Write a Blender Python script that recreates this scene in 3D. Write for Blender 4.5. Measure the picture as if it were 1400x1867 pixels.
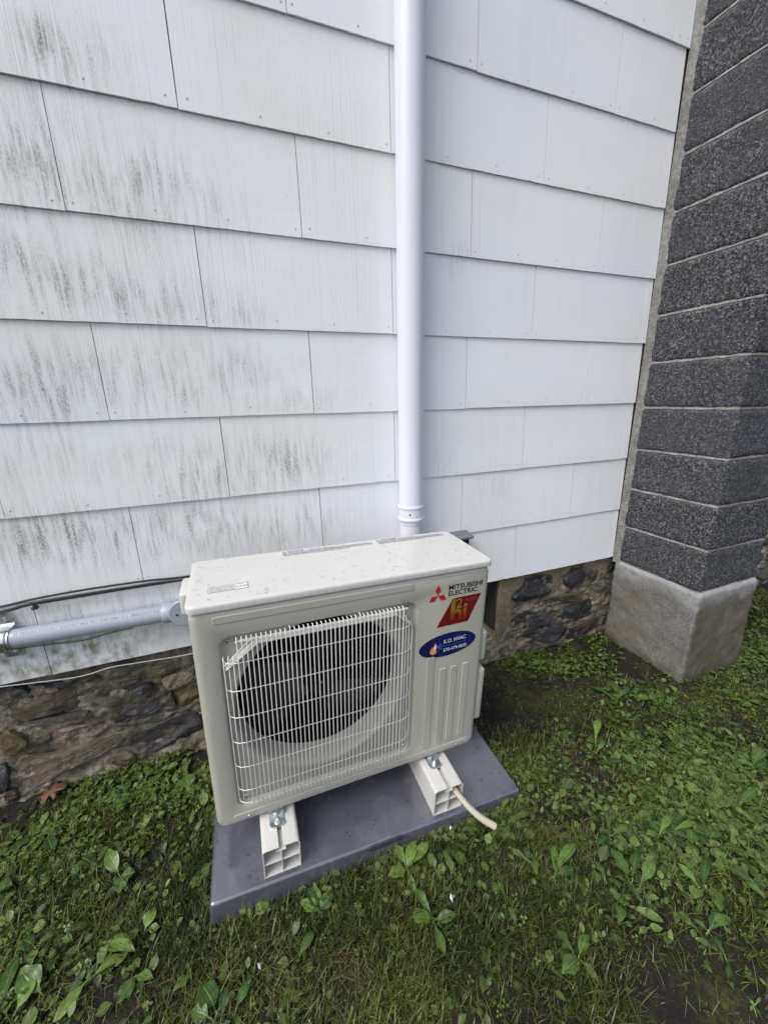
import bpy, bmesh, math, random
import numpy as np
from mathutils import Vector, Matrix, Euler, noise
random.seed(7); RNG = np.random.default_rng(11)
R = math.radians
for o in list(bpy.data.objects): bpy.data.objects.remove(o)
SC = bpy.context.scene
COL = SC.collection
# ------------------------------------------------------------------ camera
cd = bpy.data.cameras.new('camera'); cam = bpy.data.objects.new('camera', cd); COL.objects.link(cam)
cd.sensor_fit = 'HORIZONTAL'; cd.sensor_width = 36; cd.lens = 36*714.77/1400
cd.clip_start = .02; cd.clip_end = 400
cam.location = (.33681, -1.40463, .84111)
cam.rotation_euler = (1.290814, .021508, -.363415)
SC.camera = cam
# ------------------------------------------------------------------ sky, sun, exposure
SUN_EL, SUN_AZ = 53, 246          # azimuth clockwise from +Y: light from the left and a little in front of the wall
w = bpy.data.worlds.new('World'); SC.world = w; w.use_nodes = True
nt = w.node_tree
sky = nt.nodes.new('ShaderNodeTexSky'); sky.sky_type = 'NISHITA'; sky.sun_disc = False
sky.sun_elevation = R(SUN_EL); sky.sun_rotation = R(SUN_AZ)
sky.air_density = 1.0; sky.dust_density = 3.0; sky.ozone_density = 1.0
hs = nt.nodes.new('ShaderNodeHueSaturation'); hs.inputs['Saturation'].default_value = .62
nt.links.new(sky.outputs[0], hs.inputs['Color'])
bg = nt.nodes['Background']; nt.links.new(hs.outputs[0], bg.inputs[0]); bg.inputs[1].default_value = .14
sd = bpy.data.lights.new('sun', 'SUN'); sun = bpy.data.objects.new('sun', sd); COL.objects.link(sun)
sd.energy = 1.5; sd.angle = R(34); sd.color = (1, .985, .96)
_d = Vector((math.sin(R(SUN_AZ))*math.cos(R(SUN_EL)), math.cos(R(SUN_AZ))*math.cos(R(SUN_EL)), math.sin(R(SUN_EL))))
sun.rotation_euler = _d.to_track_quat('Z', 'Y').to_euler(); sun.location = (-3, -3, 5)
SC.view_settings.view_transform = 'Standard'; SC.view_settings.look = 'None'
SC.view_settings.gamma = 1; SC.view_settings.use_curve_mapping = False
SC.view_settings.exposure = 0.6
SC.render.engine = 'CYCLES'
STONES= [('dark', [(-0.434, -0.03), (-0.406, -0.033), (-0.384, -0.052), (-0.389, -0.066), (-0.422, -0.067), (-0.442, -0.067)]), ('pale', [(-0.365, -0.064), (-0.343, -0.05), (-0.32, -0.06), (-0.31, -0.076), (-0.333, -0.081), (-0.363, -0.074)]), ('dark', [(-0.378, -0.036), (-0.321, -0.046), (-0.262, -0.054), (-0.269, -0.07), (-0.3, -0.071), (-0.34, -0.052), (-0.374, -0.047)]), ('brown', [(-0.471, -0.088), (-0.407, -0.072), (-0.333, -0.084), (-0.28, -0.078), (-0.239, -0.076), (-0.219, -0.086), (-0.216, -0.123), (-0.222, -0.167), (-0.249, -0.174), (-0.31, -0.163), (-0.384, -0.162), (-0.448, -0.165), (-0.489, -0.165)]), ('grey', [(-0.446, -0.175), (-0.365, -0.173), (-0.287, -0.181), (-0.242, -0.183), (-0.254, -0.196), (-0.325, -0.19), (-0.391, -0.192), (-0.441, -0.19)]), ('brown', [(-0.243, -0.05), (-0.207, -0.051), (-0.192, -0.066), (-0.202, -0.072), (-0.241, -0.06)]), ('brown', [(-0.173, -0.091), (-0.148, -0.082), (-0.082, -0.089), (-0.075, -0.105), (-0.106, -0.115), (-0.153, -0.11), (-0.171, -0.105)]), ('tan', [(-0.181, -0.134), (-0.147, -0.126), (-0.116, -0.142), (-0.133, -0.157), (-0.165, -0.173), (-0.182, -0.164)]), ('dark', [(-0.116, -0.145), (-0.095, -0.132), (-0.054, -0.125), (-0.037, -0.144), (-0.07, -0.161), (-0.109, -0.158)]), ('brown', [(-0.06, -0.073), (0.032, -0.064), (0.099, -0.066), (0.099, -0.107), (0.015, -0.109), (-0.037, -0.113), (-0.063, -0.109)]), ('purple', [(-0.185, -0.234), (-0.143, -0.211), (-0.072, -0.205), (-0.01, -0.201), (-0.009, -0.229), (-0.041, -0.265), (-0.092, -0.264), (-0.144, -0.277), (-0.185, -0.286), (-0.192, -0.266)]), ('ochre', [(0.02, -0.208), (0.056, -0.184), (0.096, -0.183), (0.098, -0.248), (0.095, -0.29), (0.052, -0.283), (0.023, -0.262)]), ('tan', [(-0.019, -0.129), (0.024, -0.115), (0.091, -0.125), (0.094, -0.161), (0.024, -0.181), (-0.005, -0.171)]), ('tan', [(-0.441, -0.265), (-0.424, -0.226), (-0.364, -0.229), (-0.298, -0.234), (-0.227, -0.253), (-0.195, -0.234), (-0.189, -0.253), (-0.208, -0.281), (-0.273, -0.298), (-0.341, -0.313), (-0.396, -0.318), (-0.437, -0.307)]), ('tan2', [(-0.505, -0.381), (-0.494, -0.331), (-0.46, -0.291), (-0.397, -0.324), (-0.337, -0.318), (-0.256, -0.305), (-0.159, -0.307), (-0.129, -0.304), (-0.138, -0.329), (-0.178, -0.357), (-0.249, -0.371), (-0.327, -0.381), (-0.402, -0.413), (-0.457, -0.438), (-0.506, -0.443)]), ('purple', [(-0.15, -0.353), (-0.122, -0.321), (-0.059, -0.315), (0.013, -0.291), (0.046, -0.289), (0.096, -0.321), (0.093, -0.418), (0.029, -0.439), (-0.051, -0.43), (-0.098, -0.427), (-0.134, -0.396)]), ('ochre', [(-0.49, -0.168), (-0.459, -0.193), (-0.43, -0.236), (-0.446, -0.27), (-0.484, -0.288), (-0.518, -0.287)]), ('dark', [(-0.52, -0.299), (-0.5, -0.321), (-0.507, -0.38), (-0.52, -0.409), (-0.548, -0.417)]), ('brown', [(-0.236, -0.405), (-0.192, -0.38), (-0.145, -0.396), (-0.136, -0.433), (-0.174, -0.45), (-0.212, -0.438)]), ('pale', [(-0.125, -0.46), (-0.081, -0.452), (-0.045, -0.459), (-0.053, -0.475), (-0.106, -0.472)]), ('brown', [(-0.533, -0.41), (-0.502, -0.403), (-0.489, -0.444), (-0.51, -0.478), (-0.542, -0.469)]), ('grey', [(0.002, -0.188), (0.016, -0.199), (0.017, -0.263), (-0.022, -0.278), (-0.029, -0.255)]), ('dark', [(1.541, -0.112), (1.601, -0.095), (1.624, -0.065), (1.617, -0.029), (1.795, -0.033), (1.819, -0.118), (1.796, -0.153), (1.7, -0.16), (1.581, -0.165), (1.546, -0.139)]), ('dark', [(1.871, -0.056), (1.973, -0.038), (2.022, -0.072), (2.022, -0.115), (1.981, -0.138), (1.871, -0.138)]), ('grey', [(2.021, -0.065), (2.098, -0.073), (2.104, -0.105), (2.036, -0.108)]), ('grey', [(2.068, -0.168), (2.089, -0.153), (2.172, -0.163), (2.178, -0.197), (2.112, -0.199), (2.071, -0.185)]), ('brown', [(1.676, -0.185), (1.799, -0.182), (1.912, -0.174), (2.001, -0.177), (2.015, -0.237), (1.922, -0.243), (1.79, -0.223), (1.691, -0.204)]), ('purple', [(1.538, -0.269), (1.561, -0.238), (1.639, -0.226), (1.765, -0.252), (1.82, -0.293), (1.803, -0.327), (1.704, -0.329), (1.61, -0.343), (1.549, -0.324)]), ('dark', [(1.877, -0.287), (1.894, -0.252), (1.984, -0.259), (2.087, -0.236), (2.114, -0.301), (2.145, -0.345), (2.061, -0.362), (1.946, -0.362), (1.884, -0.34)]), ('dark', [(1.611, -0.356), (1.705, -0.335), (1.819, -0.34), (1.91, -0.373), (1.937, -0.406), (1.89, -0.44), (1.796, -0.456), (1.713, -0.414), (1.626, -0.372)]), ('brown', [(1.927, -0.383), (2.002, -0.382), (2.156, -0.364), (2.171, -0.381), (2.053, -0.407), (1.954, -0.413)]), ('purple', [(1.929, -0.45), (1.963, -0.425), (2.069, -0.411), (2.169, -0.395), (2.19, -0.441), (2.093, -0.465), (2.01, -0.485), (1.948, -0.482)])]
WEEDS= {'W1': [((-0.122, -0.375), (-0.159, -0.302), 0.037), ((-0.114, -0.385), (-0.081, -0.388), 0.035), ((-0.112, -0.379), (-0.109, -0.425), 0.039)], 'W2': [((0.108, -0.465), (0.069, -0.467), 0.033), ((0.045, -0.441), (0.022, -0.386), 0.023), ((0.108, -0.465), (0.112, -0.43), 0.022)], 'W3': [((-0.029, -0.539), (-0.01, -0.503), 0.037), ((-0.022, -0.541), (0.004, -0.545), 0.02)], 'W4': [((-0.119, -0.532), (-0.057, -0.567), 0.042), ((-0.134, -0.594), (-0.074, -0.575), 0.026), ((-0.135, -0.59), (-0.184, -0.644), 0.027), ((-0.122, -0.531), (-0.045, -0.586), 0.023)], 'W5': [((-0.31, -0.593), (-0.311, -0.492), 0.033), ((-0.299, -0.579), (-0.281, -0.55), 0.032), ((-0.234, -0.582), (-0.286, -0.528), 0.048), ((-0.274, -0.598), (-0.25, -0.552), 0.028)], 'W6': [((-0.446, -0.292), (-0.402, -0.295), 0.06), ((-0.392, -0.399), (-0.376, -0.375), 0.055)], 'W7': [((0.149, -0.763), (0.118, -0.71), 0.044), ((0.161, -0.777), (0.169, -0.735), 0.023), ((0.192, -0.776), (0.224, -0.74), 0.022), ((0.138, -0.772), (0.1, -0.744), 0.03)], 'W8': [((0.333, -0.742), (0.377, -0.705), 0.023)], 'W9': [((0.238, -0.608), (0.276, -0.587), 0.034), ((0.227, -0.609), (0.221, -0.585), 0.015)], 'W10': [((0.403, -0.666), (0.361, -0.631), 0.032), ((0.403, -0.666), (0.442, -0.642), 0.036), ((0.4, -0.66), (0.4, -0.602), 0.027), ((0.403, -0.666), (0.38, -0.608), 0.027)], 'W11': [((0.661, -0.662), (0.653, -0.597), 0.024), ((0.661, -0.662), (0.711, -0.611), 0.033), ((0.661, -0.662), (0.742, -0.628), 0.03), ((0.66, -0.665), (0.604, -0.666), 0.038), ((0.66, -0.665), (0.658, -0.718), 0.017)], 'W12': [((0.783, -0.732), (0.782, -0.672), 0.019), ((0.783, -0.732), (0.785, -0.758), 0.021), ((0.736, -0.699), (0.735, -0.656), 0.022)], 'W13': [((0.675, -0.798), (0.618, -0.785), 0.036), ((0.674, -0.794), (0.66, -0.731), 0.021), ((0.677, -0.801), (0.731, -0.814), 0.026), ((0.671, -0.805), (0.665, -0.869), 0.023)], 'W14': [((0.878, -0.831), (0.881, -0.788), 0.015)], 'W15': [((0.869, -0.887), (0.876, -0.847), 0.017)], 'W16': [((1.002, -0.789), (0.965, -0.733), 0.017), ((1.041, -0.834), (1.148, -0.804), 0.031), ((1.039, -0.836), (1.095, -0.844), 0.023), ((1.038, -0.84), (1.098, -0.773), 0.02)], 'W17': [((1.159, -0.895), (1.167, -0.858), 0.019), ((1.216, -0.924), (1.226, -0.855), 0.037), ((1.227, -0.925), (1.291, -0.892), 0.023), ((1.233, -0.945), (1.31, -0.919), 0.029)], 'W18': [((1.209, -0.917), (1.203, -0.972), 0.014)], 'W19': [((1.164, -0.958), (1.213, -1.016), 0.022), ((1.158, -0.954), (1.148, -0.918), 0.02), ((1.154, -0.953), (1.11, -0.978), 0.024)], 'W20': [((1.171, -1.013), (1.198, -1.028), 0.018), ((1.169, -1.012), (1.139, -1.014), 0.014)], 'W21': [((1.376, -1.01), (1.377, -0.953), 0.022), ((1.385, -1.011), (1.462, -0.972), 0.022), ((1.383, -1.013), (1.333, -1.019), 0.016)], 'W22': [((1.525, -1.014), (1.516, -1.071), 0.024), ((1.525, -1.014), (1.521, -0.987), 0.016)], 'W23': [((1.399, -1.03), (1.374, -1.058), 0.024)], 'W24': [((1.301, -1.071), (1.292, -1.045), 0.012), ((1.28, -1.056), (1.264, -1.026), 0.019), ((1.306, -1.072), (1.369, -1.08), 0.027), ((1.305, -1.073), (1.349, -1.06), 0.02)], 'W25': [((1.289, -1.116), (1.302, -1.087), 0.012), ((1.28, -1.1), (1.253, -1.073), 0.013)], 'W26': [((1.287, -1.126), (1.255, -1.144), 0.012)], 'W27': [((1.268, -1.189), (1.29, -1.187), 0.005), ((1.262, -1.189), (1.267, -1.181), 0.006), ((1.262, -1.189), (1.25, -1.19), 0.006)], 'W28': [((0.965, -0.982), (0.956, -0.929), 0.021), ((0.974, -0.985), (1.021, -0.966), 0.024), ((0.97, -0.989), (0.91, -0.998), 0.035), ((0.972, -0.995), (0.978, -1.037), 0.019)], 'W29': [((1.271, -0.817), (1.315, -0.763), 0.018), ((1.279, -0.82), (1.339, -0.818), 0.02), ((1.268, -0.819), (1.217, -0.825), 0.02)], 'W30': [((1.41, -0.872), (1.486, -0.85), 0.022), ((1.465, -0.877), (1.536, -0.891), 0.019), ((1.433, -0.881), (1.448, -0.92), 0.023)], 'W31': [((1.523, -0.541), (1.604, -0.487), 0.028), ((1.494, -0.574), (1.534, -0.564), 0.016)], 'W32': [((1.807, -0.403), (1.883, -0.32), 0.04), ((1.801, -0.408), (1.871, -0.393), 0.029), ((1.79, -0.404), (1.751, -0.305), 0.03)], 'W33': [((1.955, -0.83), (2.07, -0.801), 0.038), ((1.963, -0.809), (1.989, -0.769), 0.033), ((1.955, -0.83), (2.027, -0.839), 0.038)], 'W34': [((0.043, -0.154), (0.03, -0.104), 0.052), ((0.006, -0.047), (0.038, -0.03), 0.04)], 'W35': [((1.72, -0.906), (1.722, -0.857), 0.027), ((1.72, -0.906), (1.831, -0.901), 0.026), ((1.716, -0.908), (1.721, -0.943), 0.022)], 'W36': [((1.019, -0.626), (1.071, -0.587), 0.023), ((1.03, -0.668), (1.096, -0.667), 0.021), ((1.022, -0.665), (0.971, -0.698), 0.024)], 'W37': [((1.622, -0.807), (1.65, -0.765), 0.02), ((1.626, -0.813), (1.695, -0.805), 0.02)], 'W38': [((-0.323, -0.234), (-0.358, -0.179), 0.033), ((-0.254, -0.322), (-0.231, -0.309), 0.034), ((-0.304, -0.434), (-0.275, -0.433), 0.027)]}
# ------------------------------------------------------------------ tagging helpers
def tag(o, label=None, cat=None, group=None, kind=None):
    if label: o['label'] = label
    if cat: o['category'] = cat
    if group: o['group'] = group
    if kind: o['kind'] = kind
    return o
def empty(name, loc=(0, 0, 0), mat=None, parent=None):
    o = bpy.data.objects.new(name, None); COL.objects.link(o); o.empty_display_size = .05
    o.location = loc
    if mat is not None: o.matrix_world = mat
    if parent: o.parent = parent
    return o
class MB:
    """collects vertices and faces, then links them as ONE mesh object"""
    def __init__(s): s.v = []; s.f = []
    def add(s, vs, fs):
        n = len(s.v); s.v += [tuple(p) for p in vs]; s.f += [tuple(i+n for i in f) for f in fs]
    def box(s, x0, y0, z0, x1, y1, z1):
        s.add([(x0,y0,z0),(x1,y0,z0),(x1,y1,z0),(x0,y1,z0),(x0,y0,z1),(x1,y0,z1),(x1,y1,z1),(x0,y1,z1)],
              [(0,3,2,1),(4,5,6,7),(0,1,5,4),(1,2,6,5),(2,3,7,6),(3,0,4,7)])
    def rings(s, rings, cap0=True, cap1=True, closed=True):
        n = len(rings[0]); vs = [p for r in rings for p in r]; fs = []
        for a in range(len(rings)-1):
            for i in range(n if closed else n-1):
                j = (i+1) % n; fs.append((a*n+i, a*n+j, (a+1)*n+j, (a+1)*n+i))
        if cap0: fs.append(tuple(reversed(range(n))))
        if cap1: fs.append(tuple(range((len(rings)-1)*n, len(rings)*n)))
        s.add(vs, fs)
    def tube(s, pts, r, seg=10, radii=None, caps=True):
        pts = [Vector(p) for p in pts]; rs = []; up = None
        for i, p in enumerate(pts):
            t = (pts[min(i+1, len(pts)-1)] - pts[max(i-1, 0)]).normalized()
            if up is None:
                up = Vector((0, 0, 1)) if abs(t.z) < .9 else Vector((0, 1, 0))
            u = (up - t*up.dot(t)).normalized(); up = u; b = t.cross(u)
            q = radii[i] if radii else r
            rs.append([p + (u*math.cos(k*2*math.pi/seg) + b*math.sin(k*2*math.pi/seg))*q for k in range(seg)])
        s.rings(rs, caps, caps)
    def build(s, name, mat, parent=None, smooth=True, bevel=0, seg=2, auto=None):
        me = bpy.data.meshes.new(name); me.from_pydata(s.v, [], s.f); me.update()
        bm = bmesh.new(); bm.from_mesh(me); bmesh.ops.recalc_face_normals(bm, faces=bm.faces)
        if bevel:
            es = [e for e in bm.edges if len(e.link_faces) == 2 and e.calc_face_angle(0) > .5]
            bmesh.ops.bevel(bm, geom=es, offset=bevel, segments=seg, affect='EDGES', profile=.5)
        ang = .6 if auto is None else auto
        for f in bm.faces: f.smooth = smooth
        if smooth:
            for e in bm.edges:
                if len(e.link_faces) == 2 and e.calc_face_angle(0) > ang: e.smooth = False
        bm.to_mesh(me); bm.free()
        me.materials.append(mat)
        o = bpy.data.objects.new(name, me); COL.objects.link(o)
        if parent: o.parent = parent
        return o
def dup(o, name=None, parent=None):
    c = o.copy(); COL.objects.link(c)
    if parent: c.parent = parent
    return c
def rrect(x0, x1, z0, z1, r, nc=7, ns=9):
    pts = []
    cs = [(x1-r, z0+r, -90), (x1-r, z1-r, 0), (x0+r, z1-r, 90), (x0+r, z0+r, 180)]
    for k, (cx, cz, a) in enumerate(cs):
        arc = [(cx+r*math.cos(R(a+90*i/nc)), cz+r*math.sin(R(a+90*i/nc))) for i in range(nc+1)]
        pts += arc
        nx, nz, na = cs[(k+1) % 4]; q = (nx+r*math.cos(R(na)), nz+r*math.sin(R(na))); p = arc[-1]
        pts += [(p[0]+(q[0]-p[0])*i/ns, p[1]+(q[1]-p[1])*i/ns) for i in range(1, ns)]
    return pts
def R3(rr, y): return [(x, y, z) for x, z in rr]
def plate(mb, x0, x1, z0, z1, r, yb, yf, bev, nc=5, ns=1):
    """rounded plate whose face looks toward -Y"""
    mb.rings([R3(rrect(x0, x1, z0, z1, r, nc, ns), yb), R3(rrect(x0, x1, z0, z1, r, nc, ns), yf+bev),
              R3(rrect(x0+bev, x1-bev, z0+bev, z1-bev, max(r-bev, .0005), nc, ns), yf)])

# ------------------------------------------------------------------ materials
def mat(name, col, rough=.5, spec=.5, metal=0.0):
    m = bpy.data.materials.new(name); m.use_nodes = True; b = m.node_tree.nodes['Principled BSDF']
    b.inputs['Base Color'].default_value = (*col, 1); b.inputs['Roughness'].default_value = rough
    b.inputs['Metallic'].default_value = metal; b.inputs['Specular IOR Level'].default_value = spec
    return m
class NT:
    def __init__(s, m): s.t = m.node_tree; s.b = s.t.nodes['Principled BSDF']
    def n(s, typ, **kw):
        nd = s.t.nodes.new(typ)
        for k, v in kw.items():
            if k.startswith('i_'):
                key = k[2:]; key = int(key) if key.isdigit() else key.replace('_', ' ')
                if hasattr(v, 'is_linked') or isinstance(v, bpy.types.NodeSocket): s.t.links.new(v, nd.inputs[key])
                else: nd.inputs[key].default_value = v
            else: setattr(nd, k, v)
        return nd
    def pos(s): return s.n('ShaderNodeNewGeometry').outputs['Position']
    def obj(s): return s.n('ShaderNodeTexCoord').outputs['Object']
    def mapv(s, v, sc=(1, 1, 1), loc=(0, 0, 0), rot=(0, 0, 0)):
        nd = s.n('ShaderNodeMapping', i_Vector=v); nd.inputs['Scale'].default_value = sc
        nd.inputs['Location'].default_value = loc; nd.inputs['Rotation'].default_value = rot; return nd.outputs[0]
    def noise(s, v, scale, detail=3, rough=.5, dist=0):
        return s.n('ShaderNodeTexNoise', i_Vector=v, i_Scale=scale, i_Detail=detail, i_Roughness=rough, i_Distortion=dist).outputs['Fac']
    def ramp(s, f, stops, interp='LINEAR'):
        nd = s.n('ShaderNodeValToRGB', i_Fac=f); cr = nd.color_ramp; cr.interpolation = interp
        while len(cr.elements) < len(stops): cr.elements.new(.5)
        for e, (p, c) in zip(cr.elements, stops):
            e.position = p; e.color = (c, c, c, 1) if isinstance(c, (int, float)) else (*c, 1)
        return nd.outputs['Color']
    def math(s, op, a, b=0.0, c=None, clamp=False):
        nd = s.n('ShaderNodeMath', operation=op, use_clamp=clamp)
        for i, q in enumerate((a, b) if c is None else (a, b, c)):
            if isinstance(q, bpy.types.NodeSocket): s.t.links.new(q, nd.inputs[i])
            else: nd.inputs[i].default_value = q
        return nd.outputs[0]
    def mix(s, f, a, b, mode='MIX'):
        nd = s.n('ShaderNodeMix', data_type='RGBA', blend_type=mode)
        for k, q in ((0, f), (6, a), (7, b)):
            if isinstance(q, bpy.types.NodeSocket): s.t.links.new(q, nd.inputs[k])
            else: nd.inputs[k].default_value = q if k == 0 else (*q, 1)
        return nd.outputs[2]
    def sep(s, v): return s.n('ShaderNodeSeparateXYZ', i_0=v).outputs
    def bump(s, h, strength=.5, dist=.002, prev=None):
        nd = s.n('ShaderNodeBump', i_Height=h, i_Strength=strength, i_Distance=dist)
        if prev is not None: s.t.links.new(prev, nd.inputs['Normal'])
        return nd.outputs[0]
    def out(s, key, v): s.t.links.new(v, s.b.inputs[key])

def m_siding():
    m = mat('painted_siding', (.8, .81, .83), .5, .4); t = NT(m); P = t.pos()
    X, Y, Z = t.sep(P)
    rnd = t.n('ShaderNodeObjectInfo').outputs['Random']
    # combed vertical grain
    wob = t.noise(t.mapv(P, (20, 1, 1.2)), 1, 2)
    gx = t.math('ADD', t.math('MULTIPLY', X, 196), t.math('MULTIPLY', wob, 1.6))
    groove = t.ramp(t.noise(t.mapv(P, (260, 1, 1.1)), 1, 2, .55, .15), [(.33, 0), (.5, 1)])
    fine = t.noise(t.mapv(P, (900, 1, 6)), 1, 3, .6)
    pres = t.ramp(t.noise(t.mapv(P, (6, 1, 2.2)), 1, 3), [(.38, .05), (.62, 1)])
    h = t.math('ADD', t.math('MULTIPLY', t.math('MULTIPLY', groove, pres), .7), t.math('MULTIPLY', fine, .6))
    b1 = t.bump(h, .6, .0008)
    b2 = t.bump(t.noise(t.mapv(P, (3, 3, 2)), 1, 3), .5, .006, b1)
    b3 = t.bump(t.noise(P, 140, 4), .25, .0006, b2)
    t.out('Normal', b3)
    base = t.mix(rnd, (.75, .785, .88), (.83, .85, .90))
    base = t.mix(t.ramp(t.noise(t.mapv(P, (1.3, 1, 1.7)), 1, 3), [(.35, 0), (.7, 1)]), base, (.84, .85, .855))
    warm = t.math('MULTIPLY', t.ramp(t.noise(t.mapv(P, (1.6, 1, 3.5)), 1, 4, .6), [(.38, 0), (.6, .8)]), t.ramp(X, [(.55, 1), (1.0, .45)]))
    base = t.mix(warm, base, (.76, .765, .74))
    gd = t.math('MULTIPLY', t.ramp(groove, [(0, 1), (.6, 0)]), t.math('MULTIPLY', pres, .20))
    base = t.mix(gd, base, (.42, .44, .47))
    # mildew: explicit patches of growth, broken up by streaky vertical noise
    patches = [(.04, 1.66, .13, .07, .9), (-.03, 1.42, .15, .14, 1.1), (.13, 1.40, .2, .13, 1.), (.32, 1.36, .12, .12, .6),
               (-.08, 1.17, .22, .10, 1.1), (.17, 1.13, .22, .07, .9), (.40, 1.10, .10, .05, .5),
               (-.19, .90, .20, .11, 1.35), (.06, .91, .16, .10, 1.0), (.27, .91, .26, .10, 1.1), (.52, .85, .16, .06, .7),
               (-.22, .70, .15, .10, .6), (.20, .62, .18, .11, 1.1), (.48, .63, .2, .10, 1.05), (.02, .66, .2, .08, .45),
               (-.2, .45, .26, .11, 1.3), (.22, .42, .26, .11, 1.1), (.46, .40, .2, .10, .9), (-.35, .15, .35, .13, .9), (.0, .16, .3, .1, .7),
               (1.17, 1.33, .06, .06, .45), (1.12, .60, .05, .08, .35), (1.37, .45, .12, .1, .35), (-.8, .9, .5, .8, 1.0)]
    acc = None
    for (px, pz, sx, sz, k) in patches:
        dx = t.math('MULTIPLY', t.math('SUBTRACT', X, px), 1/sx); dz = t.math('MULTIPLY', t.math('SUBTRACT', Z, pz), 1/sz)
        d = t.math('ADD', t.math('MULTIPLY', dx, dx), t.math('MULTIPLY', dz, dz))
        g = t.math('MULTIPLY', t.math('EXPONENT', t.math('MULTIPLY', d, -1.0)), k)
        acc = g if acc is None else t.math('MAXIMUM', acc, g)
    streak = t.noise(t.mapv(P, (72, 1, 7.5)), 1, 5, .62, .2)
    blot = t.noise(t.mapv(P, (13, 1, 5)), 1, 4, .6)
    speck = t.noise(t.mapv(P, (210, 1, 120)), 1, 3, .7)
    s1 = t.math('MULTIPLY', t.ramp(streak, [(.43, 0), (.68, 1)]), t.ramp(blot, [(.33, .1), (.62, 1)]))
    s1 = t.math('MULTIPLY', s1, t.ramp(speck, [(.38, .12), (.56, 1)]))
    mil = t.math('MULTIPLY', s1, acc, clamp=True)
    mil = t.math('MULTIPLY', mil, 1.3, clamp=True)
    soft = t.math('MULTIPLY', t.math('MULTIPLY', acc, t.ramp(blot, [(.3, 0), (.7, 1)])), .42, clamp=True)
    tint = t.mix(t.noise(t.mapv(P, (3, 1, 3)), 1, 2), (.20, .205, .175), (.27, .28, .25))
    base = t.mix(soft, base, (.50, .51, .485)); base = t.mix(mil, base, tint)
    # green algae low on the left
    al = t.math('MULTIPLY', t.ramp(t.math('MULTIPLY', t.math('ADD', Z, .02), 5), [(0, .7), (.5, 1), (.8, 0)]), t.ramp(t.math('ADD', X, .1), [(0.0, 1), (.2, 0)]))
    al = t.math('MULTIPLY', al, t.ramp(t.noise(t.mapv(P, (30, 1, 22)), 1, 5, .6), [(.42, 0), (.66, .85)]))
    base = t.mix(al, base, (.14, .16, .07))
    # scattered faint specks everywhere
    sp = t.ramp(t.noise(t.mapv(P, (120, 1, 70)), 1, 2), [(.72, 0), (.78, .5)])
    base = t.mix(sp, base, (.38, .38, .38))
    t.out('Base Color', base)
    t.out('Roughness', t.ramp(mil, [(0, .5), (1, .85)]))
    return m
def m_block():
    m = mat('split_block', (.07, .072, .078), .85, .25); t = NT(m); P = t.obj(); W = t.pos()
    v = t.n('ShaderNodeTexVoronoi', i_Vector=W, i_Scale=165.0, i_Randomness=1.0)
    cell = t.sep(v.outputs['Color'])[0]
    c = t.ramp(cell, [(0, (.006, .007, .009)), (.3, (.040, .042, .050)), (.65, (.080, .083, .095)), (.88, (.145, .15, .168)), (1, (.25, .255, .275))])
    big = t.noise(W, 5, 3); c = t.mix(t.ramp(big, [(.35, 0), (.7, .45)]), c, (.055, .050, .050))
    nz = t.n('ShaderNodeNewGeometry').outputs['Normal']; ny = t.sep(nz)[1]
    rnd = t.n('ShaderNodeObjectInfo').outputs['Random']
    c = t.mix(t.math('MULTIPLY', rnd, .45), c, (.07, .075, .085))
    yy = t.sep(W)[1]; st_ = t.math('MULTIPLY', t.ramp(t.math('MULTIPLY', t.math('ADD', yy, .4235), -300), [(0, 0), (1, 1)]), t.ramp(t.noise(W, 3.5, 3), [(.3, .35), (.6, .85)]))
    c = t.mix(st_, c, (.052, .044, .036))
    t.out('Base Color', c)
    b = t.bump(t.noise(W, 120, 4, .7), 1, .006); b = t.bump(v.outputs['Distance'], .8, .002, b); b = t.bump(t.noise(W, 25, 3), .5, .006, b)
    t.out('Normal', b); return m
def m_rough(name, stops, scale=8, rough=.8, bumpd=.004, stretch=(1, 1, 1), fine=90, spec=.35, blot=None):
    m = mat(name, (.2, .2, .2), rough, spec); t = NT(m); P = t.mapv(t.pos(), stretch)
    f = t.noise(P, scale, 6, .62, .4)
    c = t.ramp(f, stops)
    c = t.mix(t.ramp(t.noise(P, fine, 3), [(.3, .45), (.6, 0)]), c, (.02, .018, .015))
    if blot: c = t.mix(t.ramp(t.noise(t.pos(), blot[1], 4), [(.45, 0), (.65, blot[2])]), c, blot[0])
    t.out('Base Color', c)
    b = t.bump(f, .8, bumpd); b = t.bump(t.noise(P, fine, 4, .65), .7, bumpd*.4, b)
    t.out('Normal', b); return m
def tint_front_face(m, y0, col, lo, hi):  # blends a patchy tint over whatever lies in front of a given depth
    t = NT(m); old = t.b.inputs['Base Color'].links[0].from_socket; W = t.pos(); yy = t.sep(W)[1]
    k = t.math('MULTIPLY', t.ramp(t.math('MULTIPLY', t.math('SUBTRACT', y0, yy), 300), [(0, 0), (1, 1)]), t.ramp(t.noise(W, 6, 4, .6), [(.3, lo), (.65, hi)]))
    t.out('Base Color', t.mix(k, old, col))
def m_plastic(name, col, rough=.4, spec=.5, dirt=.06, bumps=.15, bscale=60):
    m = mat(name, col, rough, spec); t = NT(m); P = t.pos()
    n = t.noise(P, 6, 4)
    t.out('Base Color', t.mix(t.ramp(n, [(.35, 0), (.7, dirt)]), col, tuple(c*.55 for c in col)))
    t.out('Roughness', t.math('ADD', t.math('MULTIPLY', t.noise(P, 11, 3), .22), rough-.11))
    t.out('Normal', t.bump(t.noise(P, bscale, 3), bumps, .0008)); return m
M_SID = m_siding(); M_BLK = m_block()
M_MORT = m_rough('mortar', [(.25, (.15, .143, .132)), (.5, (.235, .225, .208)), (.75, (.33, .32, .30))], 14, .9, .003)
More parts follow.
